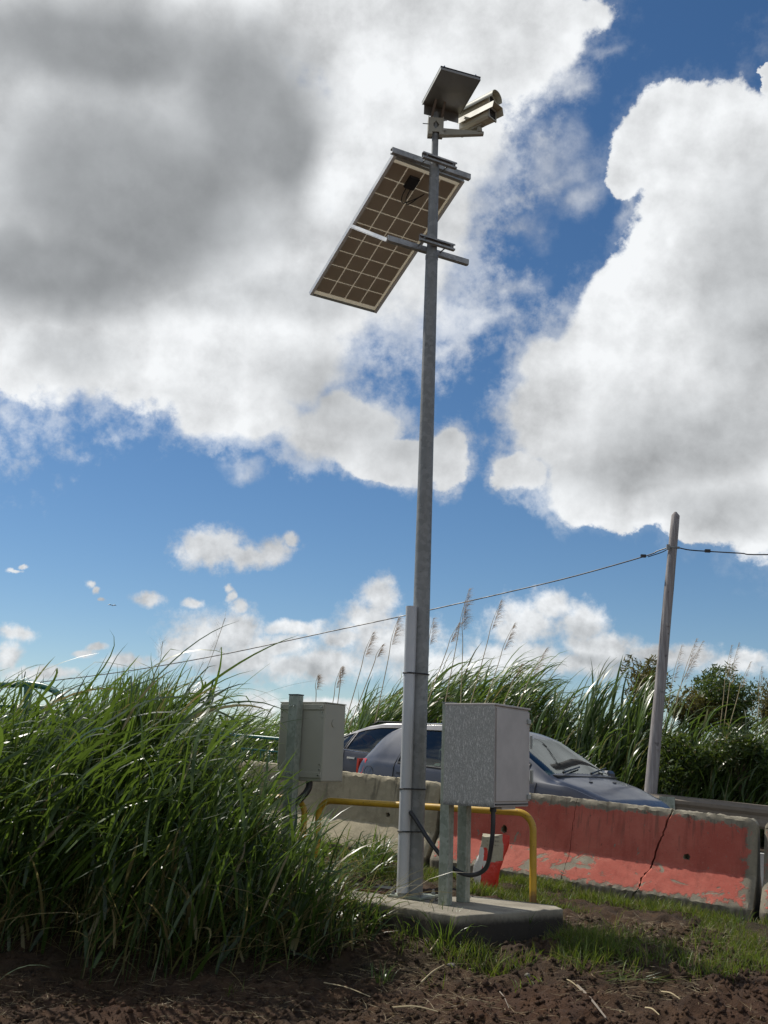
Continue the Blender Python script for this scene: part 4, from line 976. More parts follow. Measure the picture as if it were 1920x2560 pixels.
for s in np.arange(-.4, 16, 4.0): MB().bar(rp(s, 7.655, .34), rp(s, 7.655, .66), .25, .006, up=tuple(list(BN) + [0])).build('joint_plate', M['galv_post'], gr)

wb_, wt_ = at(1405, 1722, 17.0), at(1460.5, 1106, 17.0); wb_ = Vector(wb_); wt_ = Vector(wt_); axis = (wt_ - wb_).normalized()
base = wb_ - axis * 1.2
wp = empty('utility_pole', base, 'leaning weathered wooden utility pole on the far roadside', 'utility pole')
pts = [base + (wt_ - base) * u for u in np.linspace(0, 1, 14)]; r_ = random.Random(3)
rr = [.112 - .040 * i / 13 + r_.uniform(-.002, .002) for i in range(14)]
pts[-1] = pts[-2] + (pts[-1] - pts[-2]) * .86; 
MB().tube(pts + [wt_ + Vector((-.01, 0, 0))], rr + [.022], 14).build('shaft', M['wood'], wp, auto=50)
wz = lambda py: wb_ + (wt_ - wb_) * ((1720 - py) / (1720 - 1105))
cz = wz(1188)
MB().tube([cz - Vector((.12, .06, .0)), cz + Vector((.10, -.06, 0))], .022, 8).box(cz + Vector((-.10, -.07, 0)), (.05, .05, .09)).build('cable_clamp', M['galv'], wp)
for py in (1500, 1360, 1620): MB().box(wz(py) + Vector((.02, -.10, 0)), (.05, .02, .05)).build('step_stub', M['wood'], wp)

def wire_pt(px, py):
    lo, hi = -20.0, 60.0; o = Vector((cz.x, cz.y, 0)); dv = Vector((-BD[0], -BD[1], 0))
    # horizontal position where the vertical plane of the wire meets the sight line
    dr = ray(px, py); 
    A_ = np.array([[dr[0], -dv.x], [dr[1], -dv.y]]); b = np.array([o.x, o.y]); k_, s_ = np.linalg.solve(A_, b)
    return Vector(CAM + dr * k_)
wl = [cz + Vector((-.08, -.06, .0)), wire_pt(1422, 1190), wire_pt(1392, 1202), wire_pt(1240, 1245), wire_pt(1090, 1281), wire_pt(887, 1327), wire_pt(700, 1367), wire_pt(500, 1410), wire_pt(330, 1441), wire_pt(200, 1460), wire_pt(100, 1472)]
far = wl[-1] + (wl[-1] - wl[-2]) * 2.0; far.z -= .05; wl += [wl[-1] + (far - wl[-1]) * .5, far]
w1_ = MB().tube(bez(wl, 5), .011, 6).build('overhead_cable', M['wire'], origin=wl[0]); tag(w1_, 'black overhead cable sagging away to the left of the wooden pole', 'cable', 'overhead cables')
wr_ = [cz + Vector((.08, -.06, .0)), wire_pt(1490, 1188), wire_pt(1530, 1191), wire_pt(1600, 1195), wire_pt(1662, 1198)]
dd = (wr_[-1] - wr_[-2]); wr_ += [wr_[-1] + dd * 6 + Vector((0, 0, .2)), wr_[-1] + dd * 14 + Vector((0, 0, .9))]
w2_ = MB().tube(bez(wr_, 5), .011, 6).build('overhead_cable', M['wire'], origin=wr_[0]); tag(w2_, 'black overhead cable leaving the wooden pole to the right', 'cable', 'overhead cables')
for w_, p in ((w1_, wire_pt(1390, 1201)), (w2_, wire_pt(1529, 1190))):
    MB().box(p, (.09, .05, .05)).build('splice_clip', M['black'], w_)
tw = MB().tube(bez([cz + Vector((-.10, -.06, -.03)), wire_pt(1430, 1193), wire_pt(1400, 1203)], 6), .008, 6).build('tail_wire', M['wire'], w1_)

# ------------------------------------------------------------------ green railings
gl_ = empty('green_railing', rp(-8, 7.9), 'green tubular railing across the road behind the left grass', 'railing', 'green railings')
def on_far(px, py, n0=7.9):
    for _ in range(1):
        lo, hi = -40., 20.
        for __ in range(50):
            m_ = (lo + hi) / 2; p = rp(m_, n0, 1.0); dd_ = np.array(p) - CAM; q = 830 + FPX * (dd_ @ _r) / (dd_ @ _f)
            if q < px: lo = m_
            else: hi = m_
    return lo
sa, sb = on_far(300, 1580), on_far(700, 1590)
ss = np.linspace(sa - 6, sb, 12)
MB().tube([rp(s, 7.9, .98) for s in ss], .035, 10).build('top_rail', M['green'], gl_, auto=50)
MB().tube([rp(s, 7.9, .72) for s in ss], .018, 8).build('lower_rail', M['green'], gl_, auto=50)
MB().tube([rp(s, 7.9, .12) for s in ss], .018, 8).build('lower_rail', M['green'], gl_, auto=50)
s = sa - 6; i = 0
while s < sb:
    MB().tube([rp(s, 7.9, .0 if i % 8 == 0 else .12), rp(s, 7.9, .96 if i % 8 == 0 else .72)], .03 if i % 8 == 0 else .010, 6).build('post' if i % 8 == 0 else 'baluster', M['green'], gl_)
    s += .22; i += 1
ng = empty('green_railing', (-3.3, 9.6, 1.0), 'green tubular railing end curving down into the tall grass at far left', 'railing', 'green railings')
q = [at(-260, 1462, 10.6), at(-20, 1478, 10.0), at(60, 1478, 9.8), at(105, 1486, 9.7), at(128, 1502, 9.63), at(145, 1530, 9.6), at(152, 1570, 9.6), at(156, 1680, 9.6)]
MB().tube(bez(q, 6), .031, 14).build('hand_rail', M['green'], ng, auto=60)
q = [at(160, 1500, 9.55), at(170, 1502, 9.52), at(178, 1520, 9.5), at(190, 1545, 9.5), at(200, 1680, 9.5)]
MB().tube(bez(q, 5), .018, 10).build('end_hoop', M['green'], ng, auto=60)
for px in (60, -70, -190): MB().tube([at(px, 1482, 9.85 - px * .0025), at(px - 6, 1720, 9.85 - px * .0025)], .035, 10).build('post', M['green'], ng)
q = [at(-260, 1515, 10.5), at(0, 1525, 9.95), at(90, 1528, 9.75), at(112, 1545, 9.7), at(120, 1700, 9.7)]
MB().tube(bez(q, 5), .02, 8).build('lower_rail', M['green'], ng, auto=60)

# ------------------------------------------------------------------ sack on a stake, grate, small things on the slab
bp = Vector((1.04, 8.97, .25))
bag = empty('plastic_sack', bp, 'crumpled red and beige plastic sack pulled over a thin stake', 'sack')
V = []; nb, nh = 26, 26; r_ = np.random.default_rng(5)
prof_b = [(0, .012, .0), (.10, .035, -.030), (.18, .070, -.045), (.28, .098, -.045), (.36, .098, -.030), (.44, .100, -.005), (.52, .102, .015), (.585, .104, .022)]
for i in range(nh):
    z = .05 + .535 * i / (nh - 1); w = 1.12 * np.interp(z - .0, [a for a, _, _ in prof_b], [b for _, b, _ in prof_b]); c0 = np.interp(z, [a for a, _, _ in prof_b], [c for _, _, c in prof_b])
    for j in range(nb):
        a = 2 * math.pi * j / nb; wr2 = 1 + .10 * math.sin(3 * a + z * 14) + .06 * math.sin(7 * a - z * 22); dpt = .40 - .20 * (i / nh)
        cleft = 0
        if z < .36: cleft = math.exp(-((math.cos(a) - .25) / .16) ** 2) * (.05) * (1 - z / .36)
        V.append((c0 + w * math.cos(a) * wr2, -(w * math.sin(a) * dpt * wr2) + cleft * (1 if math.sin(a) > 0 else -1), z + .012 * math.sin(2 * a) * (i == nh - 1)))
Fq = [(i * nb + j, i * nb + (j + 1) % nb, (i + 1) * nb + (j + 1) % nb, (i + 1) * nb + j) for i in range(nh - 1) for j in range(nb)]
Fq += [tuple(range(nb)), tuple(range((nh - 1) * nb + nb - 1, (nh - 1) * nb - 1, -1))]
me = bpy.data.meshes.new('sack'); me.from_pydata(V, [], Fq); me.update(); me.materials.append(M['bag']); me.shade_smooth(); me.set_sharp_from_angle(angle=math.radians(60))
ob = bpy.data.objects.new('sack', me); COL.objects.link(ob); ob.parent = bag; ob.scale = (1, 1, 1.12)
MB().tube([bp + Vector((.03, -.02, -.08)), bp + Vector((.03, -.02, .30))], .008, 6).build('stake', M['tail'], bag)

gt = empty('drain_grate', (-.02, 8.45, .485), 'small rusty metal grate lying on the left end of the slab', 'grate')
gu, gv = Vector((.81, -.59, 0)), Vector((.59, .81, 0)); gc = Vector((.0, 8.47, .489))
m = MB()
for s in (-1, 1): m.bar(gc + gv * .10 * s - gu * .24, gc + gv * .10 * s + gu * .24, .014, .014)
for s in (-1, 1): m.bar(gc + gu * .233 * s - gv * .093, gc + gu * .233 * s + gv * .093, .014, .0135)
M['rust'] = plain('rusty_steel', (.13, .06, .04), .8, .2, var=.4, scale=30)
m.build('frame', M['rust'], gt)
for i in range(17): MB().bar(gc + gu * (-.21 + i * .02625) - gv * .09, gc + gu * (-.21 + i * .02625) + gv * .09, .007, .010).build('grate_bar', M['rust'], gt)

def rock(name, p, r, seed, mat=M['stone']):
    bm = bmesh.new(); bmesh.ops.create_icosphere(bm, subdivisions=2, radius=r); rr_ = random.Random(seed); sx = [rr_.uniform(.6, 1.3) for _ in range(3)]
    for v in bm.verts:
        k = 1 + rr_.uniform(-.16, .16); v.co = Vector((v.co.x * sx[0] * k, v.co.y * sx[1] * k, v.co.z * .6 * k))
    me = bpy.data.meshes.new(name); bm.to_mesh(me); bm.free(); me.materials.append(mat); o = bpy.data.objects.new(name, me); COL.objects.link(o); o.location = p; return o
def gpt(px, py):
    """first hit of a sight line with the terrain"""
    dr = ray(px, py); k = 4.0
    while k < 60:
        p = CAM + dr * k
        if p[2] < float(ground_z(p[0], p[1])): return Vector(p)
        k += .02
    return Vector(CAM + dr * 60)
lab = ['white chip of stone beside the slab front', 'small pale stone on the bare soil', 'grey pebble at the foot of the slab corner', 'flat grey stone in the lower middle of the bare soil',
       'brown clod of soil right of centre', 'pale pebble close under the slab', 'dark clod beside the fallen green sprig']
for i, (px, py, r) in enumerate([(975, 2085, .022), (1240, 2105, .016), (1000, 2052, .016), (1140, 2108, .025), (1265, 2117, .05), (1230, 2065, .015), (1285, 2115, .045)]):
    p = gpt(px, py); o = rock('stone' if i not in (4, 6) else 'soil_clod', (p.x, p.y, p.z + r * .1), r, i, M['stone'] if i not in (4, 6) else M['soil'])
    tag(o, lab[i], 'stone' if i not in (4, 6) else 'clod', 'loose stones on the soil')
for i, (u, v) in enumerate([(.13, -.20), (.17, -.17)]):
    o = rock('stone', (PX + u, PY + v, .489), .018, 40 + i, M['stone']); tag(o, ('dark pebble' if i else 'dark lump of mortar') + ' on the slab just right of the mast foot', 'stone')

bd = Vector(at(243, 1308, 60))
bw = MB(); bw.add([bd + Vector(v) for v in ((0, 0, 0), (-.35, .02, .16), (-.62, 0, .06), (-.3, .1, .05), (.32, .02, .13), (.55, 0, .0), (.3, .1, .02), (.0, .10, .0))], [(0, 1, 3, 7), (1, 2, 3), (0, 7, 6, 4), (4, 6, 5)])
bo = empty('bird', bd, 'tiny dark bird gliding in the blue sky at left', 'bird')
bw.v = [tuple(bd + (Vector(v) - bd) * .45) for v in bw.v]
wo = bw.build('wings', M['black'], bo); wo.modifiers.new('thick', 'SOLIDIFY').thickness = .02
MB().tube([bd + Vector((0, -.08, 0)), bd + Vector((0, -.03, .01)), bd + Vector((0, .05, 0)), bd + Vector((0, .13, 0))], [.01, .025, .022, .008], 8).build('body', M['black'], bo)

# ------------------------------------------------------------------ vegetation
def blades(roots, az, lean, length, width, curl, segs=5, seed=0, twist=.6, kink=.0):
    """ribbons that start at roots, leave at 'lean' from vertical towards az and bend over by 'curl'"""
    r = np.random.default_rng(seed); N = len(roots); T = np.linspace(0, 1, segs + 1); th = lean.copy(); p = roots.astype(float).copy(); V = np.zeros((N, segs + 1, 2, 3))
    side0 = np.stack([-np.sin(az), np.cos(az), np.zeros(N)], -1); tw = r.normal(size=N) * twist; tw1 = r.normal(size=N) * twist
    az = az.copy(); daz = r.normal(size=N) * .12
    for i, tt in enumerate(T):
        h = np.stack([np.cos(az) * np.sin(th), np.sin(az) * np.sin(th), np.cos(th)], -1)
        side = np.stack([-np.sin(az), np.cos(az), np.zeros(N)], -1); nrm = np.cross(h, side); a = tw + tw1 * tt
        sd = side * np.cos(a)[:, None] + nrm * np.sin(a)[:, None]
        w = width * (min(1, .45 + tt * 3) * (1 - tt) ** .75 if i < segs else .02)
        V[:, i, 0] = p - sd * w[:, None] / 2; V[:, i, 1] = p + sd * w[:, None] / 2
        if i < segs:
            step = length / segs; p = p + h * step[:, None]; th = th + curl / segs * (0.5 + 1.3 * tt); az = az + daz
            if kink: th = th + (r.random(N) < kink) * r.random(N) * 1.1 * (tt > .3)
    V = V.reshape(N, -1, 3); base = np.arange(N)[:, None] * (2 * (segs + 1)); q = []
    for i in range(segs): q.append(np.stack([base[:, 0] + 2 * i, base[:, 0] + 2 * i + 1, base[:, 0] + 2 * i + 3, base[:, 0] + 2 * i + 2], -1))
    return V.reshape(-1, 3), np.concatenate(q), 2 * (segs + 1)
class Veg:
    def __init__(s): s.V = []; s.F = []; s.t = []; s.d = []; s.n = 0
    def add(s, V, Fq, per, tint, dry):
        s.V.append(V); s.F.append(Fq + s.n); s.n += len(V); s.t.append(np.repeat(tint, per)); s.d.append(np.repeat(dry, per))
    def build(s, name, mat, origin=(0, 0, 0), parent=None):
        return np_mesh(name, np.concatenate(s.V), np.concatenate(s.F), mat, np.concatenate(s.t), np.concatenate(s.d), parent, origin)
def clump(veg, xy, H, leaf_len, leaf_w, wind=(0.35, .6), n_leaf=7, seed=0, low=.15, spread=.5, curl=1.5, dry=.05, seg=5, stem_w=.012, z0=None, lean_k=1.0, kink=0):
    """shoots at xy, each of height H, with leaves along it; wind = (azimuth, strength)"""
    r = np.random.default_rng(seed); N = len(xy); z = ground_z(xy[:, 0], xy[:, 1]) if z0 is None else z0
    root = np.column_stack([xy, z - .03]); az = r.uniform(0, 2 * math.pi, N); ln = np.abs(r.normal(size=N)) * .13 * lean_k
    wv = np.array([math.cos(wind[0]), math.sin(wind[0])]); v = np.stack([np.cos(az) * ln, np.sin(az) * ln], -1) + wv * wind[1] * .28
    saz = np.arctan2(v[:, 1], v[:, 0]); sln = np.hypot(v[:, 0], v[:, 1])
    V, Fq, per = blades(root, saz, sln, H, np.full(N, stem_w), np.full(N, .25), 4, seed + 1, .9)
    veg.add(V, Fq, per, r.random(N) * .6 + .2, (r.random(N) < .3) * .5)
    K = N * n_leaf; si = np.repeat(np.arange(N), n_leaf); u = np.tile(np.linspace(low, 1.0, n_leaf), N) + r.normal(size=K) * .05; u = np.clip(u, .02, 1)
    hdir = np.stack([np.cos(saz) * np.sin(sln + .1), np.sin(saz) * np.sin(sln + .1), np.cos(sln + .1)], -1)
    start = root[si] + hdir[si] * (H[si] * u)[:, None] * .97
    laz = r.uniform(0, 2 * math.pi, K); amp = r.uniform(.25, 1.0, K) * spread * (1.25 - u * .85)
    lv = np.stack([np.cos(laz) * amp, np.sin(laz) * amp], -1) + wv * wind[1] * r.uniform(.3, 1.1, K)[:, None]
    la = np.arctan2(lv[:, 1], lv[:, 0]); ll = np.clip(np.hypot(lv[:, 0], lv[:, 1]), .03, 1.3)
    L = leaf_len * r.uniform(.6, 1.15, K) * (1.05 - .25 * np.abs(u - .6))
    V, Fq, per = blades(start, la, ll, L, leaf_w * r.uniform(.6, 1.15, K), curl * r.uniform(.35, 1.25, K), seg, seed + 2, .55, kink)
    dv = np.clip((r.random(K) < dry + .35 * (u < .3)) * r.uniform(.4, 1, K), 0, 1)
    veg.add(V, Fq, per, np.clip(r.normal(size=K) * .25 + .25 + u * .35, 0, 1), dv)
def px_of(x, y, z):
    dd_ = np.stack([x - CAM[0], y - CAM[1], z - CAM[2]], -1); k_ = dd_ @ _f
    return 830 + FPX * (dd_ @ _r) / k_, 1106 - FPX * (dd_ @ _u) / k_
def z_for_row(x, y, prow):
    """height at (x, y) that shows at picture row prow"""
    lo = np.full(len(x), -2.0); hi = np.full(len(x), 12.0)
    for _ in range(40):
        m_ = (lo + hi) / 2; _, r_2 = px_of(x, y, m_); up2 = r_2 > prow; lo = np.where(up2, m_, lo); hi = np.where(up2, hi, m_)
    return lo

# --- tall grass bank in the left foreground
OUT_FG = [(-400, 1470), (0, 1490), (120, 1500), (180, 1465), (240, 1455), (330, 1462), (370, 1520), (400, 1585), (450, 1630), (500, 1675), (550, 1725), (610, 1790), (680, 1840), (740, 1895), (800, 1960), (860, 2010), (900, 2030)]
r = np.random.default_rng(21)
def fg_points(n, ylo, yhi, xlo, xhi, pxmax, seed):
    r = np.random.default_rng(seed); x = r.uniform(xlo, xhi, n); y = r.uniform(ylo, yhi, n); z = ground_z(x, y); px, _ = px_of(x, y, z)
    front = 7.12 - .18 * (x < -.4) + .30 * np.sin(x * 2.1 + 1) + .18 * np.sin(x * 5.3)
    ok = (px < pxmax) & (y > front) & ~((x > -1.0) & (y > 7.20 - (x - .613) * .87) & (y < 8.72 - (x - .426) * .73))
    s2, n2 = sn(x, y); ok &= n2 < -.08
    return np.column_stack([x, y])[ok]
fg = Veg()
xy = fg_points(2700, 6.8, 10.2, -5.2, .4, 830, 5)
z = ground_z(xy[:, 0], xy[:, 1]); px, _ = px_of(xy[:, 0], xy[:, 1], z + .8)
ztop = z_for_row(xy[:, 0], xy[:, 1], np.interp(px, *zip(*OUT_FG))); Ht = ztop - z
Hs = np.clip(Ht * np.where(r.random(len(xy)) < .12, r.uniform(.85, 1.02, len(xy)), r.uniform(.35, .86, len(xy))), .12, 2.2) * .90
Hs = np.where(px > 420, Hs * .93, Hs)
big = Hs > .50; thin_ = big | (r.random(len(xy)) < .62); xy, Hs, big, px = xy[thin_], Hs[thin_], big[thin_], px[thin_]
clump(fg, xy[big], Hs[big], .66, .034, (.15, .42), 6, 31, .14, .70, .95, .06, 7, .010, kink=.13)
clump(fg, xy[~big], Hs[~big], .42, .021, (.1, .45), 5, 32, .10, 1.0, 1.5, .08, 6, .006, kink=.14)
# long wind-combed leaves from the left, lying over the bank
n = 480; x = r.uniform(-4.6, -1.55, n); y = r.uniform(6.9, 9.3, n); zz = ground_z(x, y) + r.uniform(.5, 1.35, n)
V, Fq, per = blades(np.column_stack([x, y, zz]), r.normal(size=n) * .35 - .05, r.uniform(.55, 1.15, n), r.uniform(.8, 1.35, n), r.uniform(.022, .042, n), r.uniform(.2, 1.5, n), 9, 77, .5, .10)
fg.add(V, Fq, per, r.random(n), (r.random(n) < .05) * .8)
# upright crest
n = 620; cxp = np.concatenate([r.normal(size=n // 2) * 38 + 275, r.uniform(130, 430, n - n // 2)]); yy = r.uniform(7.9, 9.4, n); xx = np.array([at(a, 1600, b)[0] for a, b in zip(cxp, yy)])
zt_ = z_for_row(xx, yy, np.interp(cxp, [120, 200, 270, 330, 430], [1500, 1455, 1432, 1445, 1560]) + np.abs(r.normal(size=n)) * 60); g0 = ground_z(xx, yy)
L = r.uniform(.55, .95, n); V, Fq, per = blades(np.column_stack([xx, yy, np.maximum(zt_ - L * .97, g0)]), r.normal(size=n) * .8, np.abs(r.normal(size=n)) * .16 + .03, L, r.uniform(.020, .038, n), r.uniform(.02, .5, n), 6, 78, .6)
fg.add(V, Fq, per, r.uniform(.3, 1, n), (r.random(n) < .03) * .8)
# dead stalks and hanging straw low down
n = 1300; pts = fg_points(2600, 6.9, 8.3, -4.4, .5, 880, 9)[:n]; m_ = len(pts)
V, Fq, per = blades(np.column_stack([pts, ground_z(pts[:, 0], pts[:, 1]) + r.uniform(0, .35, m_)]), r.uniform(-2.6, .6, m_), r.uniform(.5, 1.5, m_), r.uniform(.3, .8, m_), r.uniform(.004, .009, m_), r.uniform(.2, 1.2, m_), 4, 79, .5)
fg.add(V, Fq, per, r.random(m_), r.uniform(.5, 1, m_))
o = fg.build('tall_grass', M['grass'], origin=(-2, 8, .3)); tag(o, 'dense tall green grass bank filling the left foreground', 'grass', kind='stuff')
print('fg verts', fg.n)

# --- mid and short grass
def patch(name, polys, n, L, W_, seed, label, mat=M['short'], dry=.15, thr=None):
    r = np.random.default_rng(seed); P_ = []
    for (x0, x1, y0, y1, k_) in polys: P_.append(np.column_stack([r.uniform(x0, x1, int(n * k_)), r.uniform(y0, y1, int(n * k_))]))
    xy = np.concatenate(P_); s2, n2 = sn(xy[:, 0], xy[:, 1]); v = Veg()
    inslab = (xy[:, 1] < 8.72 - (xy[:, 0] - .426) * .73 + .05) & (xy[:, 1] > 7.253 + (xy[:, 0] - .613) * .70) & (xy[:, 1] > 7.253 - (xy[:, 0] - .613) * .87) & (xy[:, 0] < 1.45)
    nz = vnoise(xy[:, 0] + 40, xy[:, 1] + 40, 1.9, seed) + vnoise(xy[:, 0] + 40, xy[:, 1] + 40, 5.0, seed + 1) * .7
    dens = thr(xy, s2, n2) if thr else np.ones(len(xy))
    ok = (n2 < -.01) & ~inslab & (nz * 1.9 + dens - 1.22 > r.uniform(-.40, .35, len(xy)))
    xy = xy[ok]; m_ = len(xy); zg = ground_z(xy[:, 0], xy[:, 1]) 
    cl_ = vnoise(xy[:, 0], xy[:, 1], 1.3, 1) * .10 + vnoise(xy[:, 0], xy[:, 1], 3.7, 2) * .05 + vnoise(xy[:, 0], xy[:, 1], 9, 3) * .07
    V, Fq, per = blades(np.column_stack([xy, zg + cl_ - .012]), r.uniform(-math.pi, math.pi, m_), np.abs(r.normal(size=m_)) * .5 + .1, L * r.uniform(.4, 1.3, m_) * (.6 + .8 * np.clip(nz[ok] + .5, 0, 1)), W_ * r.uniform(.6, 1.3, m_), r.uniform(.2, 1.6, m_), 3, seed + 3, .6)
    v.add(V, Fq, per, r.random(m_), (r.random(m_) < dry) * r.uniform(.4, 1, m_)); o = v.build(name, mat, origin=(1, 8, .2)); tag(o, label, 'grass', kind='stuff'); return o
patch('short_grass', [(.6, 6.0, 6.6, 10.2, 1.0), (-.6, 1.9, 8.3, 10.6, .35)], 95000, .085, .0065, 51, 'short patchy green grass between the soil and the painted barrier',
      thr=lambda xy, s2, n2: 1.0 + .35 * np.exp(-((n2 + .25) / .35) ** 2) + .25 * np.exp(-((n2 + 1.55) / .4) ** 2) - .5 * np.clip((-n2 - 2.0) / .6, 0, 2) + .05)
patch('short_grass', [(-.9, 1.9, 7.0, 8.7, 1.0), (-1.6, 2.6, 6.55, 7.2, .35)], 16000, .13, .007, 57, 'thin young grass growing along the front edge of the slab',
      thr=lambda xy, s2, n2: .62 + .55 * np.exp(-((n2 + 2.45) / .28) ** 2))
# grass tufts one can tell apart
tufts = [(960, 2040, .26, 60, 'green grass tuft growing in front of the slab, right of the mast'), (905, 2015, .24, 44, 'green grass tuft against the slab front below the cable cover'),
         (1010, 2030, .16, 26, 'small grass tuft in front of the slab corner'), (1130, 2005, .15, 22, 'thin grass tuft by the right part of the slab front'),
         (820, 2120, .13, 30, 'low dark weed tuft on the soil left of centre'), (640, 1940, .42, 90, 'bright green tuft in front of the single post cabinet'), (720, 1935, .36, 80, 'bright green tuft drooping over the left end of the slab'),
         (560, 2010, .40, 80, 'green tuft at the right foot of the tall grass bank'), (1420, 1965, .14, 30, 'small tuft below the crack in the red barrier'), (1150, 1958, .10, 24, 'low weeds behind the foot of the yellow hoop'), (1595, 2000, .16, 22, 'upright tuft below the joint between the red blocks'),
         (1230, 1950, .10, 26, 'low green weeds at the right end of the slab')]
for i, (px_, py_, L_, n_, lb) in enumerate(tufts):
    c = gpt(px_, py_); r2_ = np.random.default_rng(100 + i); v = Veg(); rad = .02 + L_ * .28
    pos = r2_.normal(size=(n_, 2)) * rad * .6 + np.array([c.x, c.y]); zz = ground_z(pos[:, 0], pos[:, 1]) - .01
    az2 = np.arctan2(pos[:, 1] - c.y, pos[:, 0] - c.x) + r2_.normal(size=n_) * .5
    V, Fq, per = blades(np.column_stack([pos, zz]), az2, np.abs(r2_.normal(size=n_)) * .3 + .08, L_ * r2_.uniform(.5, 1.2, n_), .005 + L_ * .034 * r2_.uniform(.6, 1.2, n_), r2_.uniform(.3, 1.7, n_), 5, 200 + i, .5)
    v.add(V, Fq, per, r2_.uniform(.4, 1, n_), (r2_.random(n_) < .08) * .8); o = v.build('grass_tuft', M['grass'], origin=tuple(c)); tag(o, lb, 'grass tuft', 'grass tufts around the slab')

# --- litter of straw on the soil
n = 13000; r = np.random.default_rng(61); x = r.uniform(-2.8, 3.6, n); y = 5.75 + r.power(1.2, n) * 2.5
cl_ = vnoise(x, y, 1.3, 1) * .10 + vnoise(x, y, 3.7, 2) * .05 + vnoise(x, y, 9, 3) * .07 + vnoise(x, y, 21, 4) * .045
keep = (vnoise(x + 9, y + 9, 1.6, 88) > -.1) & (sn(x, y)[1] < -.3)
x, y, cl_ = x[keep], y[keep], cl_[keep]; m_ = len(x); lt = Veg()
V, Fq, per = blades(np.column_stack([x, y, ground_z(x, y) + cl_ + .006]), r.uniform(-math.pi, math.pi, m_), r.uniform(1.3, 1.58, m_), r.uniform(.03, .16, m_), r.uniform(.0015, .004, m_), r.uniform(-.1, .3, m_), 3, 62, .4)
lt.add(V, Fq, per, r.random(m_), r.random(m_) * .5); o = lt.build('straw_litter', M['straw'], origin=(0, 7, .1)); tag(o, 'dry straw scattered over the brown soil', 'straw', kind='stuff')
n = 16000; x = r.uniform(-2.6, 3.4, n); y = r.uniform(5.7, 8.1, n); keep = sn(x, y)[1] < -.4; x, y = x[keep], y[keep]; n = len(x)
cl_ = vnoise(x, y, 1.3, 1) * .10 + vnoise(x, y, 3.7, 2) * .05 + vnoise(x, y, 9, 3) * .07 + vnoise(x, y, 21, 4) * .045
ico = np.array([(1, 0, 0), (-1, 0, 0), (0, 1, 0), (0, -1, 0), (0, 0, 1), (0, 0, -1)], float); fc = np.array([(0, 2, 4), (2, 1, 4), (1, 3, 4), (3, 0, 4), (2, 0, 5), (1, 2, 5), (3, 1, 5), (0, 3, 5)])
rad = .003 + .022 * r.power(.28, n); Vs = ico[None] * rad[:, None, None] * r.uniform(.5, 1.4, (n, 6, 1)) + np.column_stack([x, y, ground_z(x, y) + cl_ + rad * .2])[:, None]
Fs = (fc[None] + np.arange(n)[:, None, None] * 6).reshape(-1, 3)
o = np_mesh('soil_crumbs', Vs.reshape(-1, 3), Fs, M['soil'], origin=(0, 7, .1)); tag(o, 'loose crumbs of brown soil and grit', 'soil', kind='stuff')
# twigs, single
def twig(p0, p1, r0, lb, mat, bend=.012, name='twig'):
    a, b = gpt(*p0), gpt(*p1); a.z += .02; b.z += .03; mid_ = (a + b) / 2 + Vector((0, 0, bend))
    o = MB().tube(bez([a, mid_, b], 6), [r0 * (1 - .5 * i / 12) for i in range(13)], 6).build(name, mat, origin=tuple(a)); tag(o, lb, 'twig', 'dead twigs on the soil')
M['twig'] = plain('grey_twig', (.25, .21, .17), .8, var=.3)
M['twig_pale'] = plain('pale_straw_stalk', (.42, .34, .20), .7, var=.3)
twig((1243, 2133), (1310, 2212), .010, 'grey stick on the soil near the bottom edge', M['twig'])
twig((1215, 2120), (1255, 2150), .005, 'thin pale twig left of the grey stick', M['twig_pale'])
twig((910, 2130), (960, 2095), .006, 'pale twig leaning on the soil below the slab', M['twig_pale'])
twig((955, 2205), (1050, 2212), .009, 'pale stalk at the bottom edge of the picture', M['twig_pale'], .01)
twig((840, 2185), (955, 2200), .006, 'long thin stalk along the bottom left soil', M['twig_pale'], .02)
twig((1430, 2150), (1470, 2170), .006, 'bent straw right of the fallen sprig', M['twig_pale'])
twig((930, 2060), (985, 2010), .006, 'pale broken reed leaning on the slab edge', M['twig_pale'], .03)
twig((700, 2130), (800, 2165), .004, 'thin dry stalk on the dark soil under the tall grass', M['twig_pale'])
twig((1080, 2150), (1100, 2190), .004, 'short thin stalk in the middle of the bare soil', M['twig'])
twig((1395, 2185), (1425, 2205), .006, 'short pale stalk at the lower right soil', M['twig_pale'])
# fallen sprig
c = gpt(1290, 2118); v = Veg(); r2_ = np.random.default_rng(9); n_ = 55
pos = np.column_stack([c.x + r2_.uniform(0, .34, n_), c.y - r2_.uniform(0, .16, n_)]); 
V, Fq, per = blades(np.column_stack([pos, ground_z(pos[:, 0], pos[:, 1]) + .03]), r2_.normal(size=n_) * .4 - .5, r2_.uniform(1.1, 1.6, n_), r2_.uniform(.08, .22, n_), r2_.uniform(.004, .008, n_), r2_.uniform(-.2, .3, n_), 4, 12, .5)
v.add(V, Fq, per, r2_.uniform(.4, 1, n_), (r2_.random(n_) < .25) * .8); o = v.build('fallen_sprig', M['grass'], origin=tuple(c)); tag(o, 'torn green grass sprig lying on the soil at lower right', 'grass sprig')
# broad dark leaf close at the lower left
q0 = np.array([at(-60, 2215, 4.2)]); V, Fq, per = blades(q0, np.array([-.4]), np.array([.35]), np.array([.42]), np.array([.045]), np.array([1.6]), 9, 3, .3)
v = Veg(); v.add(V, Fq, per, np.array([.2]), np.array([0.])); o = v.build('broad_leaf_grass', M['grass'], origin=tuple(q0[0])); tag(o, 'single broad dark grass blade in the very bottom left corner', 'grass blade')

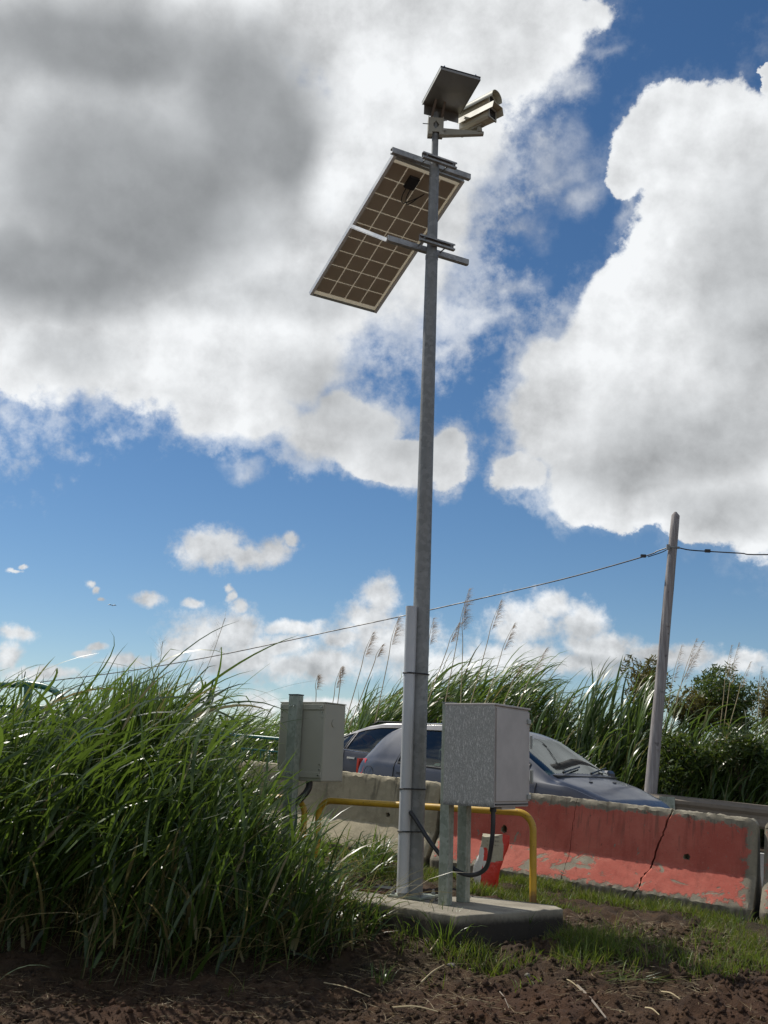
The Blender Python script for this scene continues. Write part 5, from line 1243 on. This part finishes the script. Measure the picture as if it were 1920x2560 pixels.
# --- reeds, canes and bushes across the road
OUT_BG = [(300, 1600), (400, 1592), (440, 1570), (470, 1545), (505, 1560), (540, 1570), (565, 1565), (600, 1590), (700, 1570), (742, 1500), (800, 1455), (860, 1430), (900, 1418), (960, 1400), (1010, 1392), (1055, 1400), (1095, 1440), (1125, 1500), (1150, 1525), (1195, 1545),
          (1215, 1500), (1240, 1480), (1290, 1530), (1320, 1480), (1360, 1490), (1400, 1515), (1440, 1510), (1500, 1520), (1560, 1530), (1620, 1530), (1700, 1500), (2000, 1450)]
def bg_xy(n, px0, px1, n0, n1, seed):
    r = np.random.default_rng(seed); px = r.uniform(px0, px1, n); nn2 = r.uniform(n0, n1, n); o = []
    for a, b in zip(px, nn2):
        dr = ray(a, 1640); A_ = np.array([[dr[0], -BD[0]], [dr[1], -BD[1]]]); k_, s_2 = np.linalg.solve(A_, B0 + b * BN); o.append(CAM[:2] + dr[:2] * k_)
    return np.array(o), px
def reeds(name, n, px0, px1, n0, n1, seed, label, kind, leaf, lw, wind=(.1, .8), nl=10, out=OUT_BG, k=(.5, .9), curl=1.6, spread=.5, cat='reeds', low=.05, group=None, dry=.05, mat=None, lean_k=1):
    xy, px = bg_xy(n, px0, px1, n0, n1, seed); r = np.random.default_rng(seed + 1); zg = ground_z(xy[:, 0], xy[:, 1])
    zt = z_for_row(xy[:, 0], xy[:, 1], np.interp(px, *zip(*out))); H = np.clip((zt - zg) * r.uniform(*k, n), .3, 5)
    v = Veg(); clump(v, xy, H, leaf, lw, wind, nl, seed + 2, low, spread, curl, dry, 5, .03, lean_k=lean_k, kink=.03)
    c = xy.mean(0); o = v.build(name, mat or M['cane'], origin=(c[0], c[1], float(ground_z(*c)))); tag(o, label, cat, group, kind); return o
reeds('reed_clump', 420, 745, 1110, 9.0, 11.2, 300, 'big rounded clump of tall wind-swept reeds behind the cars', None, 1.15, .062, (.05, .85), 11, curl=1.7, cat='reed clump')
reeds('reed_thicket', 520, 1060, 2050, 8.9, 12.0, 310, 'dense reed thicket along the far roadside at right', 'stuff', .95, .060, (.1, .65), 10, k=(.35, .93), dry=.10)
reeds('reed_thicket', 260, 640, 1120, 8.6, 9.6, 315, 'low reeds in front of the big clump', 'stuff', .8, .04, (.1, .7), 9, out=[(600, 1600), (1150, 1600)], k=(.5, 1.0))
reeds('reed_thicket', 520, 1120, 1900, 8.5, 9.6, 318, 'lower weeds and reeds right behind the guard rail', 'stuff', .75, .045, (.1, .5), 10, dry=.10, out=[(1100, 1600), (1900, 1610)], k=(.4, 1.0))
reeds('reed_thicket', 700, -200, 760, 8.8, 14.0, 320, 'reeds beyond the green railing at left', 'stuff', 1.1, .06, (.2, .7), 8, k=(.5, .85))
OUTC = [(1100, 1450), (1190, 1450), (1230, 1425), (1262, 1440), (1300, 1455), (1335, 1425), (1375, 1445), (1420, 1460)]
for i, (pxa, pxb, lb, nn3) in enumerate([(1218, 1238, 'tall upright cane with fan of stiff leaves, left of its pair', 16), (1312, 1338, 'tall upright cane with fan of stiff leaves, next to the wooden pole', 20), (1150, 1172, 'shorter stiff cane just right of the grey cabinet', 12), (1270, 1290, 'slender cane between the two tall canes', 8), (742, 756, 'upright cane at the left edge of the big reed clump', 10)]):
    reeds('cane_plant', nn3, pxa, pxb, 8.8, 9.5, 340 + i * 5, lb, None, 1.25, .062, (.35, .42), 9, out=OUTC if i not in (2, 3, 4) else [(0, 1500), (3000, 1500)], k=(.62, .80), curl=.95, spread=.32, cat='cane', group='canes across the road', low=.3)
# bushes
def bush(px0, py0, Y, rx, rz, n, leaf, mat, lb, seed, name='bush'):
    c = Vector(at(px0, py0, Y)); zg = float(ground_z(c.x, c.y)); root = empty(name, (c.x, c.y, zg), lb, 'bush', 'bushes among the reeds')
    r = np.random.default_rng(seed); K_ = 14; cc_ = r.normal(size=(K_, 3)); cc_ /= np.linalg.norm(cc_, axis=1)[:, None]; cc_ *= r.uniform(.25, .75, K_)[:, None] * np.array([rx, rx, rz]); cr = r.uniform(.28, .5, K_) * min(rx, rz)
    w = r.integers(0, K_, n); d_ = r.normal(size=(n, 3)); d_ /= np.linalg.norm(d_, axis=1)[:, None]; p = cc_[w] + d_ * (cr[w] * r.uniform(.55, 1.1, n))[:, None] + np.array(c)
    v = Veg(); V, Fq, per = blades(p, r.uniform(-math.pi, math.pi, n), r.uniform(.3, 2.0, n), leaf * r.uniform(.6, 1.3, n), leaf * .5 * r.uniform(.6, 1.2, n), r.uniform(0, 1, n), 2, seed, 1.0)
    v.add(V, Fq, per, np.clip(r.random(n) * .6 + (r.random(K_) * .5)[w], 0, 1), (r.random(n) < .04) * .7); v.build('crown', mat, parent=root)
    b = Vector((c.x, c.y, zg - .1)); tr = MB().tube([b, b + (c - b) * .5 + Vector((.08, 0, 0)), c], [.07, .055, .03], 8)
    for k in range(K_): tr.tube([b + (c - b) * r.uniform(.4, .9), c + Vector(cc_[k]) * .5, c + Vector(cc_[k])], [.03, .02, .008], 6)
    tr.build('trunk', M['bark'], root)
bush(1398, 1478, 20.5, .62, .62, 2600, .11, M['bush_brown'], 'olive brown bush peeping out left of the wooden pole', 401)
bush(1560, 1520, 20.0, .95, .75, 5200, .11, M['bush'], 'dark green rounded bush at right among the reeds', 402)
bush(1500, 1530, 19.5, .65, .50, 2600, .10, M['bush_brown'], 'olive bush between the wooden pole and the dark bush', 403)
bush(1650, 1530, 21.0, .8, .9, 2200, .09, M['bush_brown'], 'thin pale green shrub at the right edge of the picture', 404)
bush(1470, 1640, 17.8, .8, .6, 3600, .10, M['bush'], 'low dark shrub behind the guard rail right of the wooden pole', 405)
bush(1600, 1640, 17.4, 1.0, .7, 4600, .10, M['bush'], 'low dark shrub behind the guard rail near the right edge', 406)
# --- feathery plumes
PL = [(778, 1452, 807, 1366, .5), (806, 1440, 828, 1392, .35), (838, 1430, 861, 1335, .6), (735, 1480, 741, 1440, .25), (683, 1510, 687, 1458, .4), (720, 1515, 737, 1442, .5), (925, 1430, 937, 1335, .5), (962, 1415, 993, 1345, .5),
      (985, 1400, 1014, 1272, .55), (1000, 1400, 1004, 1300, .5), (1050, 1400, 1083, 1298, .55), (1075, 1440, 1112, 1347, .5), (1130, 1500, 1182, 1400, .45), (1105, 1480, 1128, 1434, .3),
      (1445, 1520, 1474, 1392, .36), (1462, 1520, 1506, 1378, .42), (1452, 1530, 1520, 1384, .38), (1562, 1520, 1581, 1393, .28), (1570, 1530, 1597, 1388, .28), (1590, 1520, 1622, 1430, .25), (1640, 1520, 1646, 1440, .2)]
def place(i): 
    if i in (3, 4, 5): return 'thin reed plume above the left cabinet, ' + {3: 'nearest the reed clump', 4: 'leftmost', 5: 'middle one leaning right'}[i]
    if i < 3: return ['brown feathery plume left of the mast, densest and leftmost of three', 'thin brown plume in the middle of three left of the mast', 'tall feathery plume just left of the cable cover'][i]
    return {6: 'faint plume just right of the mast', 7: 'feathery plume low beside the mast over the reed clump', 8: 'highest plume right of the mast reaching the cable', 9: 'thin upright plume beside the highest one', 10: 'plume bending right over the middle of the reed clump', 11: 'plume at the right shoulder of the reed clump', 12: 'plume leaning far right over the grey cabinet', 13: 'short plume stalk right of the reed clump',
            14: 'leftmost of three pale plumes right of the wooden pole', 15: 'tallest of three pale plumes right of the wooden pole', 16: 'most tilted of three pale plumes right of the wooden pole', 17: 'left plume of the pair above the dark bush', 18: 'right plume of the pair above the dark bush', 19: 'slanting plume right of the dark bush', 20: 'small plume at the right picture edge'}[i]
for i, (x0, y0, x1, y1, fr_) in enumerate(PL):
    Yp = 19.0; a, b = Vector(at(x0, y0, Yp)), Vector(at(x1, y1, Yp - .1)); lowp = a - (b - a).normalized() * 1.1 - Vector((0, 0, .2)); lowp.z = max(lowp.z, float(ground_z(lowp.x, lowp.y)))
    root = empty('reed_plume', lowp, place(i), 'reed plume', 'feathery reed plumes')
    pts = bez([lowp, a, (a + b) / 2 + Vector((-.03, 0, .02)), b], 6); MB().tube(pts, [.010 - .007 * k / (len(pts) - 1) for k in range(len(pts))], 5).build('stem', M['twig_pale'], root)
    r = np.random.default_rng(500 + i); n_ = int(60 + 200 * fr_); L_ = (b - a).length; u = 1 - r.power(1.2, n_) * .72 
    u = r.uniform(.38, 1.0, n_); p = np.array([tuple(a + (b - a) * min(k, .99)) for k in u])
    V, Fq, per = blades(p, r.normal(size=n_) * .55 + .15, r.uniform(.5, 1.5, n_), fr_ * .42 * r.uniform(.4, 1.1, n_) * (1.15 - np.abs(u - .6) * 1.6), r.uniform(.005, .010, n_), r.uniform(.6, 1.7, n_), 3, 600 + i, .5)
    v = Veg(); v.add(V, Fq, per, r.random(n_), r.random(n_) * .5); v.build('plume', M['plume'], parent=root)
# thin seed heads above the foreground grass
for i, (x0, y0, x1, y1, lb) in enumerate([(405, 1530, 487, 1335, 'very thin seed stalk reaching highest above the left grass'), (330, 1470, 352, 1385, 'thin branching seed stalk over the crest of the left grass'), (360, 1560, 440, 1430, 'thin bent seed stalk right of the grass crest')]):
    a, b = Vector(at(x0, y0, 8.6)), Vector(at(x1, y1, 8.6)); lowp = a - (b - a).normalized() * .5; root = empty('seed_stalk', lowp, lb, 'seed stalk', 'seed stalks over the left grass')
    MB().tube(bez([lowp, a, (a + b) / 2 + Vector((.02, 0, -.01)), b], 6), .0022, 5).build('stem', M['twig_pale'], root); r = np.random.default_rng(700 + i); n_ = 26
    p = np.array([tuple(a + (b - a) * k) for k in r.uniform(.55, 1, n_)]); V, Fq, per = blades(p, r.uniform(-3, 3, n_), r.uniform(.2, 1.0, n_), r.uniform(.05, .16, n_), np.full(n_, .0016), r.uniform(0, 1, n_), 3, 710 + i, .5)
    v = Veg(); v.add(V, Fq, per, r.random(n_), r.random(n_)); v.build('seed_head', M['straw'], parent=root)
